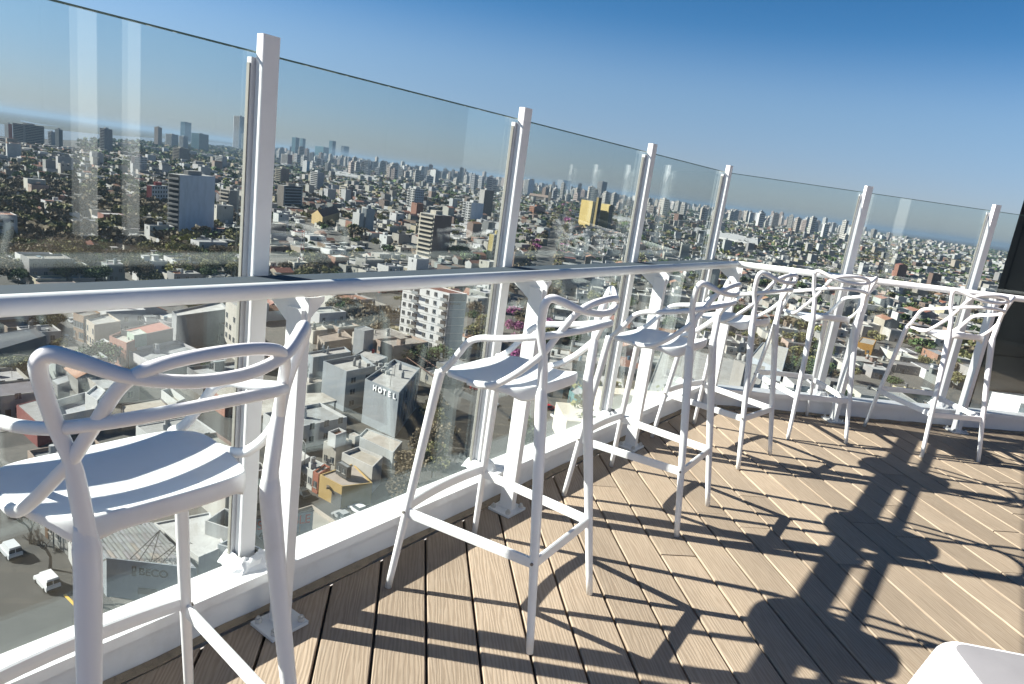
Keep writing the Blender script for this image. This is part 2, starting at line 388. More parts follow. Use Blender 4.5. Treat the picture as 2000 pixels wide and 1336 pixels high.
# glass posts: square tube, outer channel with gasket, rough putty at the foot
HP = 1.70
def glass_post(P, s, o, ang, label):
    x, y = P(s, o)
    rt = empty("glass_post", (x, y, .145), ang, label, "post", "white glass posts on the kerb")
    a = MB(); a.box(0, 0, (HP - .145) / 2, .052, .032, HP - .145); ob = a.build("post_tube", MAT['white'], rt)
    bv = ob.modifiers.new("b", 'BEVEL'); bv.width = .004; bv.segments = 2
    a = MB(); a.box(0, .0258, (HP - .20) / 2, .076, .019, HP - .21); gc_ = a.build("glazing_channel", MAT['channel'], rt)
    for sx in (-1, 1):
        a = MB(); a.box(sx * .0395, .026, (HP - .21) / 2, .0028, .013, HP - .23); a.build("gasket", MAT['gasket'], gc_)
    a = MB()                                       # lumpy putty collar
    n = 22; rings = []
    for (r, z) in ((.064, -.003), (.058, .012), (.047, .026), (.034, .036)):
        rings.append([(1.0 * r * (1 + random.uniform(-.13, .13)) * math.copysign(abs(math.cos(t_)) ** .6, math.cos(t_)),
                       1.15 * r * (1 + random.uniform(-.13, .13)) * math.copysign(abs(math.sin(t_)) ** .6, math.sin(t_)), z + random.uniform(-.003, .004)) for t_ in [2 * math.pi * i / n for i in range(n)]])
    a.add([v for r in rings for v in r], [(j * n + i, j * n + (i + 1) % n, (j + 1) * n + (i + 1) % n, (j + 1) * n + i) for j in range(3) for i in range(n)])
    a.build("putty_collar", MAT['parapet'], rt)
    return rt
ORD = ["nearest to the camera, left of the frame", "second from the left, behind the nearest stool", "third from the left, behind the second stool", "fourth from the left, beside the third stool", "last one before the corner of the rail"]
def solve_s(P, o, z, px):                          # position along a wing whose point appears in that column
    lo, hi = -6.0, 6.0
    for _ in range(50):
        mid = (lo + hi) / 2; x, y = P(mid, o); p = proj(x, y, z)
        if p is None or p[0] < px: lo = mid
        else: hi = mid
    return lo
SL = [solve_s(PL, .081, 1.69, x) for x in (525, 1027, 1275, 1425)]
SL = [SL[0] - 1.2] + SL
SR = [solve_s(PR, .081, 1.69, x) for x in (1697, 1947)]
SR = SR + [SR[-1] + 1.15, SR[-1] + 2.3]
angL, angR = math.pi / 2 - AL, math.pi / 2 - AR
for s, lb in zip(SL, ORD): glass_post(PL, s, .081, angL, "white glass post, " + lb)
for s, lb in zip(SR, ["first one right of the corner, behind the fifth stool", "one behind the right end stool", "in front of the dark building", "farthest right, past the frame"]):
    glass_post(PR, s, .081, angR, "white glass post, " + lb)
def pane(P, s0, s1, ang, label):
    (x0, y0), (x1, y1) = P(s0, .108), P(s1, .108); w_ = math.hypot(x1 - x0, y1 - y0)
    rt = empty("wind_screen", ((x0 + x1) / 2, (y0 + y1) / 2, .125), ang, label, "wind screen", "glass wind screens on the kerbs")
    H_ = 1.655 - .125
    a = MB(); a.box(0, 0, H_ / 2, w_ - .006, .010, H_ - .004); a.build("pane", MAT['glass'], rt)
    a = MB(); a.box(0, 0, H_, w_ - .006, .0102, .0035); a.build("top_edge", MAT['gedge'], rt)
    a = MB(); a.box(0, 0, -.004, w_ - .006, .013, .010); a.build("bottom_trim", MAT['channel'], rt)
    return rt
kL = (Vector(corner(.108)) - Vector(PL(0, .108))).dot(dL); kR = (Vector(corner(.108)) - Vector(PR(0, .108))).dot(dR)
edges = [L0 + 3.0] + SL + [kL]
names = ["at the left border of the photo", "behind the nearest stool", "in front of the hotel block", "in front of the avenue of pink trees", "narrow one with a brick chimney behind it", "short one left of the rail corner"]
for (a_, b_), nm in zip(zip(edges, edges[1:]), names): pane(PL, a_, b_, angL, "tall clear wind-screen pane of the left wing, " + nm)
edges = [kR] + SR
names = ["left one, right of the rail corner", "middle one with low suburbs behind it", "right one in front of the dark building", "last one past the frame"]
for (a_, b_), nm in zip(zip(edges, edges[1:]), names): pane(PR, a_, b_, angR, "tall clear wind-screen pane of the right wing, " + nm)

# bar rail: round hand tube plus a flat box shelf behind it, on slim posts
ZT = 1.082
def rail(idx, label):
    rt = empty("bar_rail", (0, 0, 0), 0, label, "rail")
    o = -.122
    kt = Vector(corner(o))
    a = MB()
    if idx == 0: pts = [(*PL(L0 + 1.5, o), ZT - .022), (kt.x, kt.y, ZT - .022)]
    else: pts = [(kt.x, kt.y, ZT - .022), (*PR(R1 - 1, o), ZT - .022)]
    a.sweep(pts, .022, 20); a.build("hand_tube", MAT['white'], rt, smooth=True)
    p = wing_poly(-.038, .066)[idx]
    a = MB(); a.prism(p, 1.036, 1.060, bottom=True); a.build("shelf", MAT['shelf'], rt)
    return rt
r0 = rail(0, "long white round bar rail with grey shelf on the left wing")
rail(1, "white round bar rail with grey shelf on the right wing")
kt = Vector(corner(-.122)); ball = MB()
n = 16; vs = []
for j in range(9):
    th = math.pi * j / 8
    for i in range(n): vs.append((kt.x + .0222 * math.sin(th) * math.cos(2 * math.pi * i / n), kt.y + .0222 * math.sin(th) * math.sin(2 * math.pi * i / n), ZT - .022 + .0222 * math.cos(th)))
ball.add(vs, [(j * n + i, (j + 1) * n + i, (j + 1) * n + (i + 1) % n, j * n + (i + 1) % n) for j in range(8) for i in range(n)])
ball.build("corner_joint", MAT['white'], r0, smooth=True)
def rail_post(P, s, ang, label):
    x, y = P(s, -.095)
    rt = empty("rail_post", (x, y, 0), ang, label, "post", "slim rail posts on the deck")
    a = MB(); a.box(0, 0, .5025, .032, .068, .999); ob = a.build("post_bar", MAT['white'], rt)
    bv = ob.modifiers.new("b", 'BEVEL'); bv.width = .003; bv.segments = 2
    a = MB(); a.box(0, 0, .0062, .13, .115, .010); ob = bp_ = a.build("base_plate", MAT['white'], rt)
    bv = ob.modifiers.new("b", 'BEVEL'); bv.width = .003; bv.segments = 1
    for sx in (-1, 1):
        for sy in (-1, 1):
            a = MB(); a.cyl(sx * .048, sy * .040, .0115, .024, .011, 6); a.cyl(sx * .048, sy * .040, .0242, .031, .006, 8)
            a.build("anchor_bolt", MAT['putty'], bp_)
    a = MB()                                       # tapered bracket carrying shelf and tube
    pr = [(-.045, 1.034), (.155, 1.034), (.155, 1.022), (.0345, .945), (-.0345, .955), (-.045, .985)]
    vs = [(-.004, u, z) for u, z in pr] + [(.004, u, z) for u, z in pr]
    a.add(vs, [tuple(range(5, -1, -1)), tuple(range(6, 12))] + [(i, (i + 1) % 6, (i + 1) % 6 + 6, i + 6) for i in range(6)])
    a.build("bracket", MAT['white'], rt)
    a = MB(); pr = [(.0165, 1.030), (.075, 1.030), (.075, 1.018), (.0165, .955)]
    vs = [(u, -.012, z) for u, z in pr] + [(u, -.006, z) for u, z in pr]
    a.add(vs, [(3, 2, 1, 0), (4, 5, 6, 7)] + [(i, (i + 1) % 4, (i + 1) % 4 + 4, i + 4) for i in range(4)])
    a.build("gusset", MAT['white'], rt)
for s, nm in zip((-4.77, -3.573, -2.404, -1.2, .03), ("left of the frame", "behind the nearest stool", "behind the second stool", "behind the third stool", "at the rail corner")):
    rail_post(PL, s, angL, "slim white rail post bolted to the deck, " + nm)
for s, nm in zip((1.06, 2.09, 3.2), ("behind the fifth stool", "behind the stool at the right end", "in front of the dark building")):
    rail_post(PR, s, angR, "slim white rail post of the right wing, " + nm)

# ------------------------------------------------------------------ bar stools
def catmull(P, n=6):
    P = [np.array(p, float) for p in P]; out = []
    Q = [2 * P[0] - P[1]] + P + [2 * P[-1] - P[-2]]
    for i in range(1, len(Q) - 2):
        p0, p1, p2, p3 = Q[i - 1:i + 3]
        for j in range(n):
            t_ = j / n
            out.append(tuple(.5 * ((2 * p1) + (-p0 + p2) * t_ + (2 * p0 - 5 * p1 + 4 * p2 - p3) * t_ ** 2 + (-p0 + 3 * p1 - 3 * p2 + p3) * t_ ** 3)))
    out.append(tuple(P[-1])); return out
def mir(P): return [(-x, y, z) for x, y, z in P]
def interp(r, k): return [tuple(np.interp(i / (k - 1) * (len(r) - 1), range(len(r)), [q[d] for q in r]) for d in (0, 1)) for i in range(k)]
def make_stool(label):
    rt = empty("bar_stool", (0, 0, 0), 0, label, "stool", "white bar stools along the rail")
    mat = MAT['plastic']
    # seat shell: (angle -> outline) with a turned-up rear lip and deep rear apron
    nA = 56
    def outline(t_):
        c, s = math.cos(t_), math.sin(t_)
        e = 2 / 2.9
        x = math.copysign(abs(c) ** e, c) * .202; y = math.copysign(abs(s) ** e, s) * (.195 if s > 0 else .205)
        k = (y + .205) / .40
        return x * (.80 + .22 * min(1, k * 1.25) - .04 * max(0, k - .75) * 4), y
    def ztop(x, y, r):
        back = max(0, (-y - .06) / .145); side = abs(x) / .2
        return .786 + .054 * (back ** 1.6) * min(1.0, r ** 2 + .0) + .012 * side ** 2 * r - .010 * (1 - r) + .004 * max(0, y) * 0 - .010 * max(0, (y - .12) / .08) ** 2
    rings = []
    for r in (.0, .25, .5, .72, .88, .96, 1.0):
        ring = []
        for i in range(nA):
            ox, oy = outline(2 * math.pi * i / nA); x, y = ox * r, oy * r
            ring.append((x, y, ztop(x, y, r)))
        rings.append(ring)
    def drop(x, y):
        bk = min(1, max(0, (-y - .08) / .09)) ** 1.3; sd_ = min(1, max(0, (abs(x) - .095) / .06)); fr_ = min(1, max(0, (y - .11) / .06))
        return .019 + .026 * bk + .050 * bk * sd_ ** 2 + .010 * fr_ * min(1, max(0, (abs(x) - .12) / .05))
    for dr, k in ((1.012, .25), (1.012, .8), (.985, 1.0), (.90, .85), (.6, .62), (.0, .6)):
        ring = []
        for i in range(nA):
            ox, oy = outline(2 * math.pi * i / nA); d_ = drop(ox, oy)
            zt = ztop(ox, oy, 1.0)
            z = zt - d_ * k if dr > .95 else (min(ztop(ox * dr, oy * dr, dr) - .012, zt - .010) if dr > .5 else .764)
            ring.append((ox * dr, oy * dr, z))
        rings.append(ring)
    a = MB(); vs = [v for r in rings for v in r]
    a.add(vs, [(j * nA + i, j * nA + (i + 1) % nA, (j + 1) * nA + (i + 1) % nA, (j + 1) * nA + i) for j in range(len(rings) - 1) for i in range(nA)])
    o = a.build("seat", mat, rt, smooth=True)
    ss = o.modifiers.new("s", 'SUBSURF'); ss.levels = 1; ss.render_levels = 1
    # legs
    for sx in (-1, 1):
        P = [(sx * .176, .168, .786), (sx * .187, .172, .72), (sx * .222, .200, .36), (sx * .258, .228, .0)]
        c = catmull(P, 6); a = MB(); a.sweep(c, interp([(.018, .018), (.0158, .0158), (.0142, .0142), (.0115, .0115)], len(c)), 14, up=(0, 1, 0)); a.build("leg", mat, rt, smooth=True)
        P = [(sx * .163, -.200, .83), (sx * .160, -.204, .79), (sx * .163, -.214, .72), (sx * .180, -.255, .45), (sx * .213, -.322, .0)]
        c = catmull(P, 6); a = MB(); a.sweep(c, interp([(.013, .014), (.0205, .0185), (.020, .0185), (.0165, .0165), (.0118, .0118)], len(c)), 14, up=(0, 1, 0)); a.build("leg", mat, rt, smooth=True)
    # back: three interlaced loops
    half = [(-.158, -.203, .80), (-.168, -.199, .88), (-.176, -.196, .935), (-.192, -.188, .99), (-.210, -.194, 1.055), (-.217, -.202, 1.092), (-.206, -.214, 1.107), (-.180, -.236, 1.099), (-.128, -.270, 1.078), (-.06, -.292, 1.066)]
    P = half + [(0, -.297, 1.063)] + mir(half)[::-1]
    c = catmull(P, 6); a = MB()
    rd = interp([(.0135, .0150)] * 2 + [(.0115, .0122)] * 6 + [(.0100, .0108)] * (len(P) - 16) + [(.0115, .0122)] * 6 + [(.0135, .0150)] * 2, len(c))
    a.sweep(c, rd, 12, sup=2.5, up=(0, 1, .2)); a.build("back_loop", mat, rt, smooth=True)
    half = [(-.190, .045, .784), (-.197, -.010, .789), (-.199, -.060, .806), (-.196, -.120, .852), (-.186, -.172, .905), (-.176, -.198, .938), (-.157, -.226, .997), (-.134, -.262, 1.066), (-.09, -.286, 1.096)]
    P = half + [(0, -.302, 1.108)] + mir(half)[::-1]
    c = catmull(P, 6); a = MB(); a.sweep(c, [(.0098, .0106)] * len(c), 12, sup=2.5, up=(0, 1, .2)); a.build("back_arch", mat, rt, smooth=True)
    half = [(-.178, .170, .780), (-.184, .135, .812), (-.192, .092, .868), (-.198, .060, .910), (-.202, .015, .935), (-.202, -.06, .952), (-.194, -.150, .975), (-.176, -.205, .992), (-.130, -.258, 1.010), (-.06, -.287, 1.021)]
    P = half + [(0, -.294, 1.024)] + mir(half)[::-1]
    c = catmull(P, 6); a = MB(); a.sweep(c, [(.0098, .0106)] * len(c), 12, sup=2.5, up=(0, 0, 1)); a.build("arm_loop", mat, rt, smooth=True)
    # footrest ring of flat bars with screws
    def leg_at(front, sx, z):
        if front: u = 1 - z / .36; return (sx * (.222 + .036 * u), .200 + .028 * u)
        u = 1 - z / .45; return (sx * (.180 + .033 * u), -.255 - .067 * u)
    zf = .285
    Q = {(f, s): leg_at(f, s, zf) for f in (True, False) for s in (-1, 1)}
    for p, q, dz in ((Q[True, -1], Q[False, -1], 0), (Q[True, 1], Q[False, 1], 0), (Q[False, -1], Q[False, 1], 0), (Q[True, -1], Q[True, 1], .018)):
        p_, q_ = Vector(p), Vector(q); mid = (p_ + q_) / 2; out = mid.normalized() * (.018 if dz else 0)
        a = MB(); N = 8; pts = []
        for i in range(N + 1):
            u = i / N; v = p_.lerp(q_, u) + out * (4 * u * (1 - u)); pts.append((v.x, v.y, zf + dz))
        a.sweep(pts, (.0065, .0185), 8, sup=5); fb_ = a.build("footrest_bar", mat, rt)
    for (f, s), v in Q.items():
        a = MB(); yy = 1 if f else -1
        a.sweep([(v[0] + s * .013, v[1], zf + .004), (v[0] + s * .0185, v[1] + .0, zf + .004)], .005, 8); a.build("screw", MAT['steel'], fb_)
    return rt
stool_labels = ["nearest white bar stool, cut by the left edge of the photo", "second white bar stool from the left, shown whole before the hotel block",
                "third white bar stool along the left rail, between the second and fourth", "fourth white bar stool, closest to the rail corner",
                "fifth white bar stool, first one facing the right wing of the rail", "last white bar stool at the right, before the dark building"]
poses = [(-.677, 1.179, -55.0), (.017, 2.215, -59.3), (.672, 3.117, -57.8), (1.273, 4.041, -47.5), (2.043, 4.678, -10.0), (2.943, 4.679, -8.8)]
st0 = make_stool(stool_labels[0]); kids = {}
for o in bpy.data.objects:
    if o.parent: kids.setdefault(o.parent, []).append(o)
for i, (x, y, a_) in enumerate(poses):
    o = st0 if i == 0 else copy_tree(st0, kids)
    o.location = (x, y, 0); o.rotation_euler = (0, 0, -math.radians(a_)); o["label"] = stool_labels[i]

# white moulded side table cut by the lower right corner
rt = empty("side_table", (0, 0, 0), 0, "white moulded plastic cube table with rounded edges in the lower right corner", "table")
ZTB = .46
c1 = Vector(at(1826, 1237, ZTB)); ax = Vector((math.sin(math.radians(96)), math.cos(math.radians(96)))); ay = Vector((-ax.y, ax.x)) * -1
def tp(u, v, g): # u along the far edge, v towards the camera; g grows outwards
    return c1 + ax * u + ay * v
W_ = .52
def rr_poly(inset, r, n=8):
    pts = []
    for (cu, cv, a0) in ((W_ - inset - r, inset + r, 0), (W_ - inset - r, W_ - inset - r, 90), (inset + r, W_ - inset - r, 180), (inset + r, inset + r, 270)):
        for i in range(n + 1):
            an = math.radians(a0 - 90 + 90 * i / n); pts.append((cu + r * math.cos(an), cv + r * math.sin(an)))
    return pts
def ring_mesh(levels):
    a = MB(); n = None
    for (ins, r, z) in levels:
        p = rr_poly(ins, r); n = len(p)
        for (u, v) in p:
            q = c1 + ax * u + ay * v; a.v.append((q.x, q.y, z))
    for j in range(len(levels) - 1):
        for i in range(n):
            a.f.append((j * n + i, (j + 1) * n + i, (j + 1) * n + (i + 1) % n, j * n + (i + 1) % n)); a.c.append(None); a.m.append(0)
    a.f.append(tuple((len(levels) - 1) * n + i for i in reversed(range(n)))); a.c.append(None); a.m.append(0)
    return a
ring_mesh([(-.085, .06, .0), (-.065, .06, .12), (-.026, .06, .34), (-.006, .05, .43), (.0, .05, .444), (.008, .048, .454), (.016, .045, .459), (.024, .04, .46)]).build("table_body", MAT['plastic'], rt, smooth=True)
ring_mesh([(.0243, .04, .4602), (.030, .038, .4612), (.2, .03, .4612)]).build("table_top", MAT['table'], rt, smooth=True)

# dark neighbouring block and the ledges just outside the glass
x0, y0 = 0, 0
s_d = solve_s(PR, .45, .9, 1936)
rt = empty("dark_block", (0, 0, 0), 0, "tall charcoal clad wall block rising behind the right end of the glass", "building")
a = MB(); pol = [PR(s_d, .45), PR(s_d + 9, .45), PR(s_d + 9, 6), PR(s_d + 7, 6)]; a.prism(pol, -20, 9.0); a.build("wall", MAT['charcoal'], rt)
for kx in range(4):
    for kz in range(8):
        a = MB(); u0 = s_d + .06 + kx * 1.1; p, q = PR(u0, .438), PR(u0 + 1.07, .438); p2, q2 = PR(u0, .4495), PR(u0 + 1.07, .4495)
        a.prism([p, q, q2, p2], -3.2 + kz * 1.25, -3.2 + kz * 1.25 + 1.225, bottom=True); a.build("cladding_panel", MAT['charcoal'], rt)
a = MB(); a.prism([PR(s_d + .2, .122), PR(s_d + 3, .122), PR(s_d + 3, .44), PR(s_d + .2, .44)], -.6, .215)
tag(a.build("end_block", MAT['parapet']), "low white masonry block outside the glass at the right border", "block")
a = MB(); a.prism([PR(-.5, .62), PR(s_d, .62), PR(s_d, .80), PR(-.5, .80)], -.36, -.16, bottom=True)
tag(a.build("outer_ledge", MAT['beige']), "beige masonry ledge running just outside the right wing of glass", "ledge")
for i, (x, y, w_) in enumerate(((7.53, -.33, .22), (7.87, .14, .16))):
    rt = empty("pergola_post", (x, y, -.05), angL, ["broad white column at the far side of the deck, mirrored in the left pane", "slim white column beside the broad one across the deck", "slim white column across the deck, farthest behind the viewer"][i], "column", "columns across the deck")
    a = MB(); a.box(0, 0, 1.65, w_, w_, 3.26); a.build("column_shaft", MAT['white'], rt); a = MB(); a.box(0, 0, .01, w_ + .12, w_ + .12, .017); a.build("base_plate", MAT['white'], rt)
# dark rooftop building across the deck, out of frame; the panes mirror it
rt = empty("rooftop_building", (0, 0, 0), 0, "dark rooftop building on the far side of the deck, mirrored in the panes", "building")
a = MB(); a.prism([PL(-3.4, -8.75), PL(7.5, -8.75), PL(7.5, -14), PL(-3.4, -14)][::-1], -.06, 4.2); a.build("wall", MAT['charcoal'], rt)
for i in range(9):
    a = MB(); u = -3.3 + i * 1.2; a.prism([PL(u, -8.70), PL(u + 1.17, -8.70), PL(u + 1.17, -8.745), PL(u, -8.745)][::-1], 0.0, 4.1); a.build("cladding_panel", MAT['charcoal'], rt)

# ================================================================== THE TOWN BELOW
def mesh_ring(r0, r1, z, n=96):
    a = MB(); vs = []
    for r in (r0, r1): vs += [(r * math.cos(2 * math.pi * i / n), r * math.sin(2 * math.pi * i / n), z) for i in range(n)]
    a.add(vs, [(i, (i + 1) % n, n + (i + 1) % n, n + i) for i in range(n)]); return a
g = MB(); g.box(0, 19000, GZ - .5, 42000, 42000, 1.0)
tag(g.build("ground", MAT['ground']), kind="structure")
ZW = GZ + .35
g = MB()
near = [at(-160, 245, ZW), at(0, 266, ZW), at(110, 273, ZW), at(215, 276.5, ZW), at(290, 279, ZW), at(400, 284, ZW), at(520, 293, ZW)]
far = [at(520, 290.5, ZW), at(400, 275.5, ZW), at(300, 269.5, ZW), at(215, 264, ZW), at(100, 253, ZW), at(0, 242, ZW), at(-160, 220, ZW)]
for i in range(len(near) - 1):
    f = far[::-1]; g.quad((*near[i], ZW), (*near[i + 1], ZW), (*f[i + 1], ZW), (*f[i], ZW))
f2 = [at(40, 234, ZW), at(75, 241.5, ZW), at(112, 246.5, ZW)]; n2 = [at(40, 237.5, ZW), at(75, 244, ZW), at(112, 247.2, ZW)]
for i in range(2): g.quad((*n2[i], ZW), (*n2[i + 1], ZW), (*f2[i + 1], ZW), (*f2[i], ZW))
tag(g.build("river", MAT['water']), kind="structure")
g = MB(); ZI = GZ + .2
isl = [at(-160, 228, ZI), at(0, 244, ZI), at(215, 266, ZI), at(400, 278, ZI), at(560, 294, ZI)]
outer = [(-14000, 9000), (-12500, 13500), (-10000, 17000), (-7000, 19500), (-4200, 21500)]
for i in range(4): g.quad((*isl[i], ZI), (*isl[i + 1], ZI), (*outer[i + 1], ZI), (*outer[i], ZI))
tag(g.build("river_islands", MAT['marsh']), kind="structure")

# street geometry: one grid for the left part of town, one along the tree-lined avenue
AVD = math.radians(3.4); avd = (math.sin(AVD), math.cos(AVD)); AV0 = (2.0, 300.0)
def av_side(x, y): return (x - AV0[0]) * avd[1] - (y - AV0[1]) * avd[0]
GA = math.radians(129.5); ua = (math.sin(GA), math.cos(GA)); va_ = (-ua[1], ua[0])
def A_uv(x, y): return (x * ua[0] + y * ua[1], x * va_[0] + y * va_[1])
def A_xy(u, v): return (u * ua[0] + v * va_[0], u * ua[1] + v * va_[1])
def B_xy(u, v): return (AV0[0] + avd[0] * v + avd[1] * u, AV0[1] + avd[1] * v - avd[0] * u)
S1V = A_uv(*at(150, 655))[1]; S1B = A_uv(*at(640, 985))[1]
V1 = (S1V + S1B) / 2
def strip(name, pts, w_, z, mat, kind="structure"):
    a = MB()
    for p, q in zip(pts, pts[1:]):
        dx, dy = q[0] - p[0], q[1] - p[1]; l = math.hypot(dx, dy); nx, ny = -dy / l * w_ / 2, dx / l * w_ / 2
        a.quad((p[0] - nx, p[1] - ny, z), (q[0] - nx, q[1] - ny, z), (q[0] + nx, q[1] + ny, z), (p[0] + nx, p[1] + ny, z))
    return tag(a.build(name, mat), kind=kind)
strip("avenue", [B_xy(0, -260), B_xy(0, 2600)], 17, GZ + .05, MAT['asphalt'])
strip("street", [A_xy(-420, V1), A_xy(-75, V1)], 8.5, GZ + .04, MAT['asphalt'])
strip("street", [A_xy(-420, V1 + 86), A_xy(-150, V1 + 86)], 11, GZ + .04, MAT['asphalt'])
strip("street", [A_xy(-220, V1 - 42), A_xy(-40, V1 - 42)], 26, GZ + .04, MAT['asphalt'])

WALLS = [(.65, .65, .65), (.73, .735, .745), (.57, .55, .51), (.46, .43, .39), (.52, .46, .38), (.40, .39, .38), (.28, .28, .28), (.50, .39, .33), (.40, .21, .15), (.58, .52, .38), (.46, .50, .49), (.66, .63, .57), (.28, .21, .17)]
WNAME = ["off-white", "white", "cream", "beige", "tan", "grey", "dark grey", "pinkish", "brick red", "pale yellow", "pale green", "ivory", "brown"]
ROOFS = [(.54, .53, .51), (.68, .68, .67), (.34, .34, .34), (.20, .20, .21), (.40, .37, .33), (.34, .15, .10), (.42, .23, .16), (.46, .47, .48)]
RNAME = ["pale", "white", "grey", "dark grey", "sandy", "red", "terracotta", "light grey"]
WIN, TEALC = (.05, .06, .07), (.1, .2, .22)
def jit(c, k=.06): s = 1 + random.uniform(-k, k); return tuple(min(.85, max(.02, x * s + random.uniform(-k, k) * .15)) for x in c)
def norm_edge(p, q):
    dx, dy = q[0] - p[0], q[1] - p[1]; l = math.hypot(dx, dy); return dx / l, dy / l, dy / l, -dx / l, l
KEEP = []
def inside(poly, x, y, m=0.0):
    n = len(poly); cx = sum(p[0] for p in poly) / n; cy = sum(p[1] for p in poly) / n; c = False
    pp = []
    for p in poly:
        d = math.hypot(p[0] - cx, p[1] - cy) or 1; k = (d + m) / d; pp.append((cx + (p[0] - cx) * k, cy + (p[1] - cy) * k))
    for i in range(n):
        x1, y1 = pp[i]; x2, y2 = pp[i - 1]
        if (y1 > y) != (y2 > y) and x < (x2 - x1) * (y - y1) / (y2 - y1) + x1: c = not c
    return c
def ccw(poly):
    a = sum(poly[i - 1][0] * poly[i][1] - poly[i][0] * poly[i - 1][1] for i in range(len(poly)))
    return poly if a > 0 else poly[::-1]
def shrink(poly, d):                                # inset a convex polygon by d
    n = len(poly); out = []
    for i in range(n):
        p0, p1, p2 = poly[i - 1], poly[i], poly[(i + 1) % n]
        e0 = norm_edge(p0, p1); e1 = norm_edge(p1, p2)
        a = (p1[0] - e0[2] * d, p1[1] - e0[3] * d); b = (p1[0] - e1[2] * d, p1[1] - e1[3] * d)
        den = e0[0] * e1[1] - e0[1] * e1[0]
        if abs(den) < 1e-3: out.append(a); continue
        t_ = ((b[0] - a[0]) * e1[1] - (b[1] - a[1]) * e1[0]) / den
        out.append((a[0] + e0[0] * t_, a[1] + e0[1] * t_))
    return out
def walls_mesh(a, poly, z0, z1, col, par=.45, th=.22):   # outer walls, parapet ring, inner faces
    n = len(poly); ins = shrink(poly, th)
    vs = [(*p, z0) for p in poly] + [(*p, z1) for p in poly] + [(*p, z1) for p in ins] + [(*p, z1 - par) for p in ins]
    fs = []
    for i in range(n):
        j = (i + 1) % n; fs += [(i, j, n + j, n + i), (n + i, n + j, 2 * n + j, 2 * n + i), (2 * n + i, 2 * n + j, 3 * n + j, 3 * n + i)]
    a.add(vs, fs, col); return ins
WM = {}
def win_mesh(w_, h, kind="window"):
    key = (round(w_, 1), round(h, 1), kind)
    if key not in WM:
        a = MB(); a.box(0, -.02, h / 2, w_, .08, h, mi=0); a.box(0, -.06, -.05, w_ + .16, .2, .1, col=(.5, .48, .45), mi=1)
        a.box(0, -.062, h * .5, .07, .03, h - .01, col=(.55, .54, .52), mi=1)
        WM[key] = a.mesh("window", [MAT['win'], MAT['city']])
    return WM[key]
def door_mesh(w_, h, col):
    key = ('d', round(w_, 1), round(h, 1), col)
    if key not in WM:
        a = MB(); a.box(0, -.02, h / 2, w_, .1, h, col=col); WM[key] = a.mesh("door", [MAT['city']])
    return WM[key]
def edge_items(root, p, q, base, items):           # items: (u 0..1, z above base, mesh, name)
    ex, ey, nx, ny, l = norm_edge(p, q)
    for u, z, me, nm in items:
        link(nm, me, root, (p[0] + ex * l * u - root.location.x, p[1] + ey * l * u - root.location.y, base + z - root.location.z), math.atan2(ey, ex))
